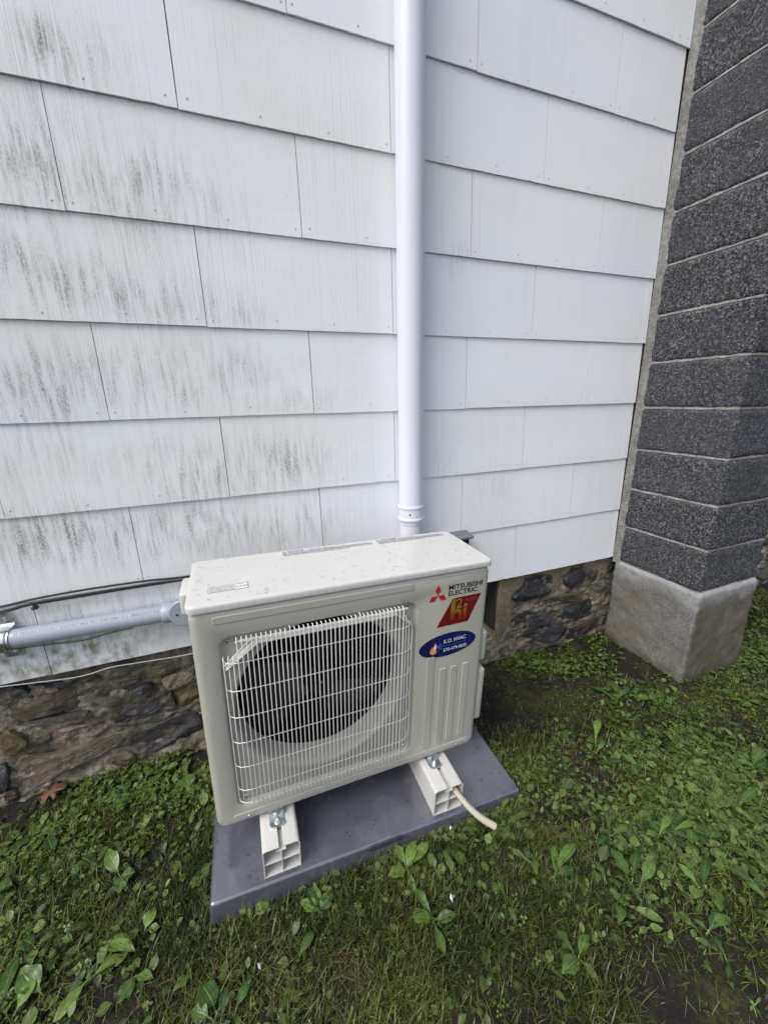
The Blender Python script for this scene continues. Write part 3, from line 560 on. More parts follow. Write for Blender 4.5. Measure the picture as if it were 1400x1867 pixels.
# strap
st = tag(empty('pipe_strap', (-.39, -.03, .165)), 'galvanised steel two hole strap clamping the grey conduit at the left edge', 'pipe strap')
mb = MB(); prof = []
for a in range(0, 19): prof.append((-.037-math.sin(R(a*10))*.0305*1, .169+math.cos(R(a*10))*.0305))
prof = [(-.003, .243), (-.003, .208), (-.010, .2005)] + prof + [(-.010, .137), (-.003, .130), (-.003, .094)]
def strip(mb, prof, x0, x1, t):
    o = []
    for i, p in enumerate(prof):
        a, b = Vector(prof[max(i-1, 0)]), Vector(prof[min(i+1, len(prof)-1)]); d = (b-a).normalized(); n_ = Vector((d.y, -d.x)); q = Vector(p)+n_*t; o.append((q.x, q.y))
    mb.rings([[(x0, *p) for p in prof+o[::-1]], [(x1, *p) for p in prof+o[::-1]]])
strip(mb, prof, -.405, -.357, .002)
place(mb.build('band', M_ZINC, bevel=.0005, seg=1, auto=.5), st)
for z in (-.0305, ): 
    mb = MB(); 
    for xx in (-.397, -.381, -.365): mb.tube([(xx, -.037-math.sin(R(a))*.034, .169+math.cos(R(a))*.034) for a in range(10, 175, 12)], .0022, 6)
    place(mb.build('ridge', M_ZINC), st)
for zz in (.226, .110):
    mb = MB(); screwhead(mb, -.376, -.0062, zz, .0065, .002); place(mb.build('screw', M_ZINC, bevel=.0004, seg=1), st)
# cables
U = [(-1.3, .262), (-.5, .262), (-.376, .2685), (-.297, .2765), (-.195, .281), (-.089, .2815), (.024, .279), (.143, .272), (.5, .268), (.9, .25)]
Lw = [(-1.3, .235), (-.5, .238), (-.38, .2475), (-.32, .2585), (-.28, .2605), (-.179, .261), (-.048, .262), (.141, .261), (.5, .258), (.9, .24)]
def smooth(P, n=8):
    out = []
    for i in range(len(P)-1):
        p0, p1, p2, p3 = [Vector(P[max(0, min(len(P)-1, i+k))]) for k in (-1, 0, 1, 2)]
        for j in range(n):
            t = j/n; out.append(.5*((2*p1)+(-p0+p2)*t+(2*p0-5*p1+4*p2-p3)*t*t+(-p0+3*p1-3*p2+p3)*t**3))
    out.append(Vector(P[-1])); return out
def cable(name, P, r, m, label):
    mb = MB(); mb.tube(smooth(P), r, 8); o = mb.build(name, m); c = sum((Vector(q) for q in o.data.vertices[0:1] and [o.data.vertices[0].co]), Vector()); return tag(o, label, 'cable')
cable('wall_cable', [(x, -.012, z) for x, z in U], .0036, M_CABLE, 'upper black cable strung along the lowest shingle joint above the grey conduit')
cable('wall_cable', [(x, -.011, z) for x, z in Lw], .0038, M_CABLE, 'lower black cable sagging most at the left edge above the grey conduit')
cable('wall_cable', [(x, -.020, (z*.45+z2*.55)) for (x, z), (_, z2) in zip(U, Lw)], .0028, M_CABLE, 'thinner middle black cable between the upper and lower black cables')
cable('thin_wire', [(-1.2, .01, .01), (-.55, .004, .0), (-.442, -.002, -.0035), (-.363, -.003, -.0134), (-.239, .0, -.029), (-.146, -.001, -.019), (-.052, 0, -.0255), (.108, 0, -.0347), (.4, .0, -.03), (.9, .01, -.02)], .0017, M_WHITEW, 'thin off white wire hanging just below the bottom edge of the shingles')
cable('thin_wire', [(-.9, -.01, .124), (-.42, -.012, .122), (-.288, -.012, .1155), (-.239, -.012, .110), (-.184, -.012, .108), (-.12, -.012, .116), (-.05, -.03, .128)], .0022, M_GREENW, 'thin green wire tucked under the grey conduit')
mb = MB(); mb.box(-.303, -.018, .243, -.288, -.004, .252); mb.box(-.299, -.0245, .2515, -.292, -.0045, .256); tag(mb.build('cable_clip', m_plastic('rusty_clip', (.10, .05, .025), .7), bevel=.001), 'tiny rusty clip holding the black cables to the wall', 'clip')

# ------------------------------------------------------------------ outdoor unit frame of reference
UM = Matrix(((.9995, -.0082, .03048, .18747), (.0089, .9997, -.02292, -.49406), (-.03028, .02318, .99927, .39314), (0, 0, 0, 1)))
UL = UM.to_3x3().normalized()
def uempty(name, loc, extra=0.0):
    """an Empty set at a point given in the tilted frame of the unit, turned with it"""
    m = UM @ Matrix.Translation(loc) @ Matrix.Rotation(extra, 4, 'Z')
    q = m.to_quaternion(); mm = Matrix.Translation(m.translation) @ q.to_matrix().to_4x4()
    return empty(name, mat=mm)
def kid(o, par, off):
    o.parent = par; o.location = -Vector(off); return o
# ground pad
pad = uempty('equipment_pad', (.468, .16, -.885), R(-1.75)); tag(pad, 'dark grey plastic ground pad wet with rain under the outdoor unit', 'equipment pad')
def plan(x0, x1, y0, y1, r, z, nc=5): return [(x, y, z) for x, y in rrect(x0, x1, y0, y1, r, nc, 1)]
mb = MB(); px, py = .489, .28
mb.rings([plan(-px-.006, px+.006, -py-.006, py+.006, .012, 0), plan(-px-.001, px+.001, -py-.001, py+.001, .01, .0625),
          plan(-px+.0005, px-.0005, -py+.0005, py-.0005, .009, .067), plan(-px+.003, px-.003, -py+.003, py-.003, .008, .0698), plan(-px+.007, px-.007, -py+.007, py-.007, .006, .071)])
mb.build('slab', M_PAD, pad, auto=.9)
mb = MB(); mb.box(-.055, -py-.0042, .0535, .052, -py+.0, .0702); mb.build('moulded_tag', m_plastic('tag_plastic', (.045, .047, .055), .4), pad, bevel=.0008)
def droplets(name, par, pts, lo, hi, nrm='z', flat=.42, seed=1, wm=None):
    rr = random.Random(seed); mb = MB()
    for p in pts:
        r = lo+(hi-lo)*rr.random()**2.5; e = rr.uniform(.8, 1.5); a0 = rr.random()*3.14; u, v_, w_ = NB[nrm] if isinstance(nrm, str) else nrm(p)
        P = Vector(p); rg = []
        for q, h in ((1.0, -.08), (.93, .45), (.62, .85), (.22, 1.0)):
            rg.append([P + u*(math.cos(k*math.pi/4+a0)*q*r*e) + v_*(math.sin(k*math.pi/4+a0)*q*r) + w_*(h*r*flat) for k in range(8)])
        mb.rings(rg, False)
    o = mb.build(name, wm or M_WATER, par, auto=3); o['kind'] = 'stuff'; return o
NB = {'z': (Vector((1, 0, 0)), Vector((0, 1, 0)), Vector((0, 0, 1))), 'y': (Vector((1, 0, 0)), Vector((0, 0, 1)), Vector((0, -1, 0)))}
rr = random.Random(5); pts = []
for _ in range(900):
    x, y = rr.uniform(-px+.01, px-.01), rr.uniform(-py+.008, .1)
    if -.39 < x < .42 and y > -.17: continue
    if noise.noise(Vector((x*9, y*9, 0))) < -.12+rr.random()*.1: continue
    pts.append((x, y, .071))
droplets('water_droplets', pad, pts, .0012, .0050, 'z', .45)
droplets('water_droplets', pad, [(rr.uniform(-px, px), -py-.0035, rr.uniform(.012, .062)) for _ in range(110)], .0006, .0016, 'y', .5)
# risers
def riser(x0, yaw, y0, label):
    W2, H2, L, t = .0505, .1, .47, .0032
    root = uempty('riser_block', (x0, y0, -.8138), yaw); tag(root, label, 'riser block', 'hollow plastic risers under the unit')
    def arc(cx, cz, r, a0, a1, n=5): return [(cx+r*math.cos(R(a0+(a1-a0)*i/n)), cz+r*math.sin(R(a0+(a1-a0)*i/n))) for i in range(n+1)]
    r = .011; s_ = .0062
    out = [(-s_, H2)] + arc(-W2+r, H2-r, r, 90, 180) + [(-W2, 0), (W2, 0)] + arc(W2-r, H2-r, r, 0, 90) + [(s_, H2)]
    inn = [(-s_, H2-t)] + arc(-W2+r, H2-r, r-t, 90, 180) + [(-W2+t, t), (W2-t, t)] + arc(W2-r, H2-r, r-t, 0, 90) + [(s_, H2-t)]
    loop = out+inn[::-1]; mb = MB(); n = len(out)
    A = [(x, 0, z) for x, z in loop]; B = [(x, L, z) for x, z in loop]; m = len(loop)
    fs = [(i, (i+1) % m, m+(i+1) % m, m+i) for i in range(m)] + [(i, i+1, m-2-i, m-1-i) for i in range(n-1)] + [(m+i+1, m+i, 2*m-1-i, 2*m-2-i) for i in range(n-1)]
    mb.add(A+B, fs); mb.build('shell', M_RISER, root, auto=.5)
    mb = MB(); c = .0135
    mb.box(-c, .0004, H2-.0145, -c+.0025, L, H2-t-.0001); mb.box(c-.0025, .0004, H2-.0145, c, L, H2-t-.0001); mb.box(-c, .0004, H2-.0170, c, L, H2-.0146)
    mb.build('slot_channel', M_RISER, root, bevel=.0004, seg=1)
    mb = MB(); mb.box(-.0013, .0006, t+.0001, .0013, L, H2-.0171); mb.build('partition', M_RISER, root)
    mb = MB(); mb.box(-W2+t+.0001, .0006, .046, -.0014, L, .0486); mb.box(.0014, .0006, .046, W2-t-.0001, L, .0486); mb.build('shelf', M_RISER, root)
    bkp = MB(); bkp.box(-W2+t, L-.003, t, W2-t, L-.001, H2-.018); bkp.build('end_cap', M_RISER, root)
    return root
riser(.1605, R(-.8), -.094, 'left hollow cream plastic riser block under the lower left corner of the unit')
riser(.6780, R(-1.2), -.110, 'right hollow cream plastic riser block with the drain hose poking out of it')
# drain hose
hp = smooth([(.706, .20, -.748), (.705, 0, -.748), (.705, -.09, -.748), (.712, -.125, -.753), (.727, -.160, -.764), (.752, -.190, -.780), (.785, -.214, -.797)], 10)
tot = [0]
for i in range(1, len(hp)): tot.append(tot[-1]+(hp[i]-hp[i-1]).length)
N = int(tot[-1]/.0011); P2 = []; k = 0
for i in range(N+1):
    d = tot[-1]*i/N
    while k < len(tot)-2 and tot[k+1] < d: k += 1
    P2.append(hp[k].lerp(hp[k+1], (d-tot[k])/max(1e-9, tot[k+1]-tot[k])))
hose = uempty('drain_hose', (.706, -.09, -.762)); tag(hose, 'cream corrugated drain hose curling out of the right riser block over the pad edge', 'hose')
off = Vector((.706, -.09, -.762))
mb = MB(); mb.tube([p-off for p in P2], .009, 16, [.0102 if (i % 4) in (0, 1) else .0080 for i in range(len(P2))], False); mb.build('corrugated_tube', M_HOSE, hose, auto=.9)
mb = MB(); mb.tube([p-off for p in P2], .0078, 16, None, False); mb.build('bore', mat('hose_bore', (.3, .25, .17), .7), hose)

# ------------------------------------------------------------------ the unit itself
unit = uempty('outdoor_heat_pump', (.42, .14, -.714)); tag(unit, 'ivory outdoor heat pump with wire fan grille and red and blue stickers on two risers', 'heat pump')
OFF = (.42, .14, -.714)
def ub(mb, name, m, **kw):
    o = mb.build(name, m, unit, **kw); o.location = -Vector(OFF); return o
def sub(mb, name, m, par, **kw): return mb.build(name, m, par, **kw)
W0, W1, ZT, ZB, D = 0, .84, -.021, -.704, .275
RX0, RX1, RZ0, RZ1 = .060, .592, -.646, -.098
FC = (.318, -.345); FR = .238
body = MB(); r = .021; NCc, NS = 8, 10
rings = [R3(rrect(W0, W1, ZB, ZT, r, NCc, NS), D)]
for k in range(0, 6):
    a = R(18*k); ins = r*(1-math.cos(a)); y = r*(1-math.sin(a)); rings.append(R3(rrect(W0+ins*1, W1-ins, ZB+ins*.6, ZT-ins*.25, r, NCc, NS), y))
rings = rings[:1]+rings[1:]
# outer shell back to front, then front panel to recess, then recess wall
rings.append(R3(rrect(RX0-.006, RX1+.006, RZ0-.006, RZ1+.006, .036, NCc, NS), 0))
rings.append(R3(rrect(RX0-.002, RX1+.002, RZ0-.002, RZ1+.002, .032, NCc, NS), .002))
rings.append(R3(rrect(RX0, RX1, RZ0, RZ1, .030, NCc, NS), .006))
rings.append(R3(rrect(RX0+.001, RX1-.001, RZ0+.001, RZ1-.001, .029, NCc, NS), .013))
inner = rrect(RX0+.004, RX1-.004, RZ0+.004, RZ1-.004, .027, NCc, NS); rings.append(R3(inner, .016))
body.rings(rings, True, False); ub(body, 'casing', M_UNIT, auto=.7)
sh = MB()
def circ(rad, y): return [(FC[0]+rad*math.cos(a), y, FC[1]+rad*math.sin(a)) for a in [math.atan2(z-FC[1], x-FC[0]) for x, z in inner]]
base = R3(inner, .016)
blend = []
for (x, z) in inner:
    a = math.atan2(z-FC[1], x-FC[0]); d = math.hypot(x-FC[0], z-FC[1]); q = min(d, .262); blend.append((FC[0]+q*math.cos(a), .017, FC[1]+q*math.sin(a)))
sh.rings([base, blend, circ(.2555, .0155), circ(.250, .0145), circ(.245, .018), circ(.241, .026), circ(FR, .040), circ(FR-.003, .085)], False, False)
ub(sh, 'fan_shroud', M_SHROUD, auto=1.5)
iv = MB(); iv.rings([circ(FR-.002, .0851), circ(FR+.01, .19)], False, True); ub(iv, 'dark_interior', M_BLACK)
# fan
fan = MB()
for b in range(3):
    rr_ = []; n = 12
    for i in range(n+1):
        t = i/n; rad = .04+t*.183; a0 = R(120*b+25+t*22); sw = R(78-20*t)
        rr_.append([(FC[0]+rad*math.cos(a0+sw*j/8), .125-.05*(j/8)+.008*t, FC[1]+rad*math.sin(a0+sw*j/8)) for j in range(9)])
    fan.rings(rr_, False, False, closed=False)
fn = ub(fan, 'fan', M_FAN, auto=1.5)
hb = MB(); hb.rings([[(FC[0]+q*math.cos(a*math.pi/12), y, FC[1]+q*math.sin(a*math.pi/12)) for a in range(24)] for q, y in ((.05, .15), (.05, .082), (.046, .076), (.02, .073), (.009, .072), (.009, .064), (.006, .063))], False); hb.build('hub', M_FAN, fn)
nb = MB(); screwhead(nb, FC[0], .063, FC[1], .0055, .003); nb.build('hub_nut', M_ZINC, fn)
# flat guard strip with slanted ends
gs = MB(); path = [(.071, -.182), (.150, -.122), (.523, -.122), (.574, -.166)]
for i in range(3):
    (xa, za), (xb, zb) = path[i], path[i+1]; d = Vector((xb-xa, zb-za)).normalized(); nn = Vector((-d.y, d.x))*.002
    A = [(xa, za), (xb, zb)]
    vs = []
    for (x, z) in A:
        for y in (.015, -.012):
            for s_ in (0, 1): vs.append((x+nn.x*s_, y, z+nn.y*s_))
    gs.add(vs, [(0, 1, 5, 4), (2, 6, 7, 3), (0, 4, 6, 2), (1, 3, 7, 5), (0, 2, 3, 1), (4, 5, 7, 6)])
ub(gs, 'guard_strip', M_LID, smooth=False)
# grille: wires
gr = MB(); GX0, GX1 = .066, .576; nW = 45; yF = -.018
for i in range(nW):
    x = GX0+(GX1-GX0)*i/(nW-1); e0 = (x-GX0)/.03; e1 = (GX1-x)/.028
    zt_ = -.097; zb_ = -.640; y = yF
    if i < 3: y = yF+.012*(1-i/3.0)+.002; zt_ = -.152; zb_ = -.612
    if i > nW-4: y = yF+.012*(1-(nW-1-i)/3.0)+.002; zt_ = -.112-.02*(i-nW+4); zb_ = -.618
    if i in (14, 30): zt_ += .005
    pts = [(x, y+.014, zt_-.001), (x, y+.004, zt_), (x, y, zt_-.006), (x, y, (zt_+zb_)/2), (x, y, zb_+.004), (x, y+.004, zb_)]
    gr.tube(pts, .00140, 6)
hz = [-.104, -.164, -.246, -.328, -.410, -.492, -.574, -.620]
for q, z in enumerate(hz):
    xa, xb = GX0+.002, GX1-.002
    if q == 0: pts = [(.096, yF+.0025, z), (.555, yF+.0025, z)]
    else: pts = [(xa-.004, yF+.030, z+.004), (xa, yF+.016, z), (xa+.012, yF+.0065, z), (xa+.032, yF+.0025, z), ((xa+xb)/2, yF+.0025, z), (xb-.032, yF+.0025, z), (xb-.012, yF+.0065, z), (xb, yF+.016, z), (xb+.004, yF+.030, z+.004)]
    gr.tube(pts, .00115, 6)
gr.tube([(.104, yF+.014, -.108), (.560, yF+.014, -.108)], .0013, 6)
gr.tube([(.068, yF+.012, -.170), (.130, yF+.012, -.112)], .0013, 6)
ub(gr, 'wire_grille', M_WIRE, auto=1.2)
sc = MB()
for x, z in ((.082, -.118), (.566, -.110), (.083, -.627), (.571, -.630)): screwhead(sc, x, .0150, z, .0062, .003)
ub(sc, 'grille_screws', M_ZINC, bevel=.0004, seg=1)
# pressed ribs
def rib(x0, x1, z0, z1, rad=.004, h=.0022):
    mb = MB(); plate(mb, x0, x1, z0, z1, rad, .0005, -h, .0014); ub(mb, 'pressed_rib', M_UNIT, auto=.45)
rib(.052, .578, -.056, -.036, .005)
for x0, x1, zt_, zb_ in ((.634, .660, -.300, -.656), (.681, .704, -.352, -.652), (.7195, .7425, -.352, -.648), (.764, .787, -.352, -.645)): rib(x0, x1, zb_, zt_)
rib(.046, .812, -.684, -.667, .005, .0018)
sc = MB()
for x in (.085, .402, .765): screwhead(sc, x, -.0021, -.683, .0042, .002)
ub(sc, 'case_screws', M_ZINC)
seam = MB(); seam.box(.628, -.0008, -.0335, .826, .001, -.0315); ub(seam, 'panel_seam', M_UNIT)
# lid
lid = MB()
lid.rings([plan(-.003, .843, -.004, .279, .019, -.0195, 8), plan(-.0035, .8435, -.0045, .2795, .02, -.0165, 8), plan(-.0035, .8435, -.0045, .2795, .02, -.006, 8), plan(-.002, .842, -.003, .278, .019, -.0022, 8), plan(.0015, .8385, .0005, .2745, .017, -.0004, 8), plan(.007, .833, .006, .269, .015, 0, 8)])
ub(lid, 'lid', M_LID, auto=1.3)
gap_shade = MB(); gap_shade.rings([plan(.002, .838, .003, .272, .017, -.0212, 8), plan(.002, .838, .003, .272, .017, -.0196, 8)], False, False); ub(gap_shade, 'lid_gap_shade', M_BLACK)  # black band added for the shadow line between lid and casing
# side bumps
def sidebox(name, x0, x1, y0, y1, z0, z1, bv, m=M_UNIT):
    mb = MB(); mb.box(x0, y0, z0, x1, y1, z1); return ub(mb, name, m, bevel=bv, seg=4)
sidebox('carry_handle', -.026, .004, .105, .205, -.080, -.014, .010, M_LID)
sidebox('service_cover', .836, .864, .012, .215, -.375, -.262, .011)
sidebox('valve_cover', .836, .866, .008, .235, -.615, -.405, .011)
# feet
for fx, yf in ((.158, -.040), (.672, -.036)):
    ft = MB(); o_ = [(fx+q, y) for q, y in ((-.021, .05), (-.021, yf+.008))] + [(fx-.021+.010*(1-math.cos(R(a))), yf+.008-.010*math.sin(R(a))) for a in (30, 60, 90)] + [(fx+.021-.010*(1-math.cos(R(a))), yf+.008-.010*math.sin(R(a))) for a in (90, 60, 30)] + [(fx+.021, yf+.008), (fx+.021, .05)]
    ft.rings([[(x, y, z) for x, y in o_] for z in (-.7136, -.7106)])
    lip = [(x, y) for x, y in o_[1:-1]]; 
    ft.rings([[(x*1, y, -.7105) for x, y in lip], [(x, y, -.7065) for x, y in lip], [((x-fx)*.88+fx, y+.0022, -.7065) for x, y in lip], [((x-fx)*.88+fx, y+.0022, -.7104) for x, y in lip]], False, False, closed=False)
    f_ = ub(ft, 'foot', M_ZINC, auto=.7)
    a_ = MB(); a_.box(fx-.0205, yf+.030, -.7104, fx+.0205, yf+.033, -.694); a_.box(fx-.0205, yf+.033, -.6970, fx+.0205, .04, -.694); a_.build('foot_upright', M_ZINC, f_)
    b_ = MB(); cx, cy = fx+.002, yf+.017
    b_.rings([[(cx+q*math.cos(k*math.pi/8), cy+q*math.sin(k*math.pi/8), z) for k in range(16)] for q, z in ((.0105, -.7104), (.0105, -.7088), (.0098, -.7084))])
    b_.rings([[(cx+q*math.cos(k*math.pi/3), cy+q*math.sin(k*math.pi/3), z) for k in range(6)] for q, z in ((.0068, -.7083), (.0068, -.7036), (.0058, -.7026))])
    b_.tube([(cx, cy, -.7026), (cx, cy, -.6965)], .0034, 10); b_.build('bolt', M_ZINC, f_, auto=.5)
# ---- print and stickers (thin films standing just proud of the enamel)
def flat(mb, pts, y, thick=.0004):
    mb.rings([[(x, y+thick, z) for x, z in pts], [(x, y, z) for x, z in pts]], False, True)
def film(name, m, polys, y, par=None):
    mb = MB()
    for p in polys: flat(mb, p, y)
    if par: o = mb.build(name, m, par, smooth=False); return o
    return ub(mb, name, m, smooth=False)
cx, cz = .6585, -.0905; s_ = .0265; em = []
for a in (90, 210, 330):
    d = Vector((math.cos(R(a)), math.sin(R(a)))); n_ = Vector((-d.y, d.x)); L = .034; wd = .0098
    em.append([(cx, cz), (cx+d.x*L/2+n_.x*wd, cz+d.y*L/2+n_.y*wd), (cx+d.x*L, cz+d.y*L), (cx+d.x*L/2-n_.x*wd, cz+d.y*L/2-n_.y*wd)])
film('diamond_emblem', M_RED, em, -.0006)
def text_on(s, size, x, z, m, name, y=-.0007, width=None, bold=0, shear=0, par=None, ang=0, plane='xz', height=None):
    v, f = text_mesh(s, size, bold, shear); x0 = min(p[0] for p in v); x1 = max(p[0] for p in v); y1 = max(p[1] for p in v); y0 = min(p[1] for p in v)
    k = (width/(x1-x0)) if width else 1; kz = (height/(y1-y0)) if height else k; mb = MB(); c_, s2 = math.cos(ang), math.sin(ang); vs = []
    for p in v:
        a, b = (p[0]-x0)*k, (p[1]-(y0 if height else 0))*kz; a, b = a*c_-b*s2, a*s2+b*c_
        vs.append((x+a, y, z+b) if plane == 'xz' else (x+a, z+b, y))
    mb.add(vs, f)
    if par: return mb.build(name, m, par, smooth=False)
    return ub(mb, name, m, smooth=False)
text_on('MITSUBISHI', .02, .6935, -.0790, M_INK, 'brand_lettering', width=.118, bold=.0004, height=.0165)
text_on('ELECTRIC', .02, .6935, -.0985, M_INK, 'brand_lettering', width=.100, bold=.0004, height=.0165)
par_ = [(.6605, -.1985), (.7695, -.1975), (.8090, -.1075), (.7105, -.1085)]
stk = film('red_sticker', M_DRED, [par_], -.0009)
K = lambda u, v_: (par_[0][0]+(par_[1][0]-par_[0][0])*u+(par_[3][0]-par_[0][0])*v_, par_[0][1]+(par_[3][1]-par_[0][1])*v_)
bars = [[(.7060, -.181), (.7175, -.181), (.7215, -.1092), (.7118, -.1095), (.7060, -.124)],
        [(.7178, -.153), (.7300, -.147), (.7400, -.150), (.7445, -.158), (.7440, -.186), (.7350, -.186), (.7355, -.163), (.7290, -.1585), (.7178, -.163)],
        [(.7490, -.186), (.7600, -.186), (.7625, -.148), (.7510, -.148)], [(.7515, -.143), (.7630, -.143), (.7636, -.134), (.7520, -.134)]]
mb = MB()
for p in bars: flat(mb, [(x-.71, z+.0) for x, z in p], -.0013)
o = mb.build('gold_letters', M_GOLD, stk, smooth=False); o.location = (.71, 0, 0)
text_on('2', .04, .7235, -.1445, M_GOLD, 'gold_numeral', y=-.0013, width=.021, height=.033, bold=.0006, par=stk)
text_on('sumo', .015, .7520, -.1265, M_SUMO, 'small_letters', y=-.0013, width=.044, height=.0105, shear=.4, par=stk)
# oval company sticker, stuck on a little askew
oc = (.7040, -.2660); oa = R(2.0)
def ell(a_, b_, n=48): return [(oc[0]+a_*math.cos(t*2*math.pi/n)*math.cos(oa)-b_*math.sin(t*2*math.pi/n)*math.sin(oa), oc[1]+a_*math.cos(t*2*math.pi/n)*math.sin(oa)+b_*math.sin(t*2*math.pi/n)*math.cos(oa)) for t in range(n)]
ov = film('oval_sticker', M_NAVY, [ell(.1000, .0405)], -.0009)
text_on('K.O. HVAC', .02, .6890, -.2610, M_WHITE, 'company_lettering', y=-.0012, width=.078, height=.0135, bold=.0001, par=ov, ang=oa)
text_on('570-479-0605', .02, .6890, -.2905, M_WHITE, 'company_lettering', y=-.0012, width=.083, height=.0115, par=ov, ang=oa)
text_on('Heating Cooling Service', .01, .6880, -.2715, M_SKYB, 'company_lettering', y=-.0012, width=.080, height=.0040, par=ov, ang=oa)
fx, fz = .6560, -.2730
fl = [(-.012, -.016), (-.004, -.021), (.006, -.018), (.010, -.010), (.005, -.004), (.010, .004), (.006, .014), (.004, .024), (-.001, .010), (-.004, .004), (-.008, .010), (-.009, .001), (-.014, .004), (-.012, -.004), (-.016, -.008)]
film('flame_print', M_ORANGE, [[(fx+a*.95, fz+b*.95) for a, b in fl]], -.0012, ov)
film('flame_core', M_WHITE, [[(fx+.003+a*.28, fz+.006+b*.45) for a, b in fl]], -.0014, ov)
sn = []
for a in range(0, 180, 60):
    d = Vector((math.cos(R(a+15)), math.sin(R(a+15))))*.014; n_ = Vector((-d.y, d.x))*.07; c2 = Vector((fx+.017, fz+.004)); sn.append([tuple(c2-d-n_), tuple(c2+d-n_), tuple(c2+d+n_), tuple(c2-d+n_)])
mb = MB()
for k, p in enumerate(sn): flat(mb, p, -.0012-.0002*k, .0001)
mb.build('snow_print', M_SKYB, ov, smooth=False)
# top warnings: two print blocks and the boxed label
def greek(mb, x0, x1, y, h, seed):
    rr = random.Random(seed); x = x0
    while x < x1:
        wl = rr.uniform(.006, .022); e = min(x+wl, x1)
        q = x
        while q < e:
            cw = rr.uniform(.0013, .0026)
            mb.add([(q, y, .0004), (q+cw, y, .0004), (q+cw, y+h*rr.uniform(.75, 1), .0004), (q, y+h*rr.uniform(.75, 1), .0004)], [(0, 1, 2, 3)]); q += cw+.0008
        x = e+.0035
for (xa, xb, w1, w2, nm) in ((.250, .545, '\u26a0 WARNING', 'RISK OF FIRE', 1), (.560, .815, '\u26a0 AVERTISSEMENT', "RISQUE D'INCENDIE", 2)):
    text_on(w1.replace('\u26a0 ', ''), .008, xa+.014, .2595, M_INK, 'warning_heading', y=.0004, width=.052 if nm == 1 else .066, bold=.0002, plane='xy', height=.0062)
    text_on(w2, .008, xa+.085, .2597, M_GREYINK, 'warning_heading', y=.0004, width=.062, plane='xy', height=.0052)
    mb = MB(); mb.add([(xa, .2595, .0004), (xa+.009, .2595, .0004), (xa+.0045, .2665, .0004)], [(0, 1, 2)])
    for k in range(4): greek(mb, xa, xb-(.09 if k == 3 else rr.uniform(0, .02)), .2515-k*.0075, .0048, nm*10+k)
    ub(mb, 'warning_print', M_GREYINK, smooth=False)
mb = MB(); q = rrect(.046, .141, .056, .090, .001, 2, 1); mb.rings([[(x, y, .0002) for x, y in q], [(x, y, .0006) for x, y in q]], False); lbk = ub(mb, 'boxed_label', M_INK)
mb = MB(); mb.rings([[(x, y, .0006) for x, y in rrect(.0472, .1398, .0572, .0888, .001, 2, 1)], [(x, y, .0008) for x, y in rrect(.0472, .1398, .0572, .0888, .001, 2, 1)]], False); mb.build('label_paper', M_STKW, lbk)
mb = MB()
for k in range(5): greek(mb, .0495, .1375-(.03 if k in (1, 4) else 0), .0826-k*.0057, .0036, 70+k)
mb.v = [(x, y, z+.0006) for x, y, z in mb.v]; mb.build('label_print', M_GREYINK, lbk, smooth=False)
# rain on the unit
rr = random.Random(9); pts = []
for _ in range(520):
    x, y = rr.uniform(.012, .828), rr.uniform(.010, .262)
    if .03 < x < .155 and .045 < y < .10: continue
    if noise.noise(Vector((x*7, y*7, 3))) < -.25: continue
    pts.append((x, y, 0))
ub_d = droplets('water_droplets', unit, pts, .0014, .0050, 'z', .18, 3, M_FILM); ub_d.location = -Vector(OFF)
pts = [(rr.uniform(.02, .82), -.0043, rr.uniform(-.016, -.007)) for _ in range(26)]
d2 = droplets('water_droplets', unit, pts, .0011, .0019, 'y', .7, 4); d2.location = -Vector(OFF)
pts = [(rr.uniform(.61, .82), 0, rr.uniform(-.69, -.03)) for _ in range(90)] + [(rr.uniform(.78, .825), 0, rr.uniform(-.69, -.3)) for _ in range(60)] + [(rr.uniform(.02, .05), 0, rr.uniform(-.3, -.05)) for _ in range(6)]
d3 = droplets('water_droplets', unit, pts, .0006, .0014, 'y', .7, 5); d3.location = -Vector(OFF)
# rain on the pipe
rr = random.Random(21); pts = []
for _ in range(900):
    a = R(rr.gauss(-42, 26)); z = rr.uniform(.45, 2.3); pts.append((DX+DR*math.cos(a), DY+DR*math.sin(a), z))
def pn(p):
    n_ = Vector((p[0]-DX, p[1]-DY, 0)).normalized(); return Vector((0, 0, 1)), n_.cross(Vector((0, 0, 1))), n_
o = droplets('water_droplets', None, pts, .0007, .0020, pn, .6, 6, M_FILM); place(o, dn)

# ------------------------------------------------------------------ ground cover
def keep_out(x, y, m=0.0):
    """True where a plant may stand (not inside the pad, plinth or house)"""
    a = UM.to_quaternion(); 
    c = pad.matrix_world if False else None
    th = .0089-R(1.75)
    dx, dy = x-PADC[0], y-PADC[1]; u = dx*math.cos(th)+dy*math.sin(th); v = -dx*math.sin(th)+dy*math.cos(th)
    inpad = (np.abs(u) < .495+m) & (np.abs(v) < .286+m)
    inpl = (x > 2.18-m) & (x < 2.61+m) & (y > -.437-m)
    return ~(inpad | inpl | (y > .01))
PADC = (UM @ Vector((.468, .16, -.885)))[:2]
_waves = [(random.uniform(3, 26), random.uniform(0, 6.28), random.uniform(0, 6.28)) for _ in range(26)]
def fnoise(x, y, s=1.0, k=0):
    """cheap smooth noise 0..1"""
    z = 0; tot = 0
    for i, (f, a, p) in enumerate(_waves):
        if (i+k) % 2: continue
        z = z + np.sin((x*math.cos(a+k)+y*math.sin(a+k))*f*s+p*(k+1))/(f**.6); tot += 1/(f**.6)
    return np.clip(.5+z/tot*1.5, 0, 1)
def blobs(x, y, L):
    g = 0
    for (a, b, r, k) in L: g = np.maximum(g, k*np.exp(-((x-a)**2+(y-b)**2)/r**2))
    return g
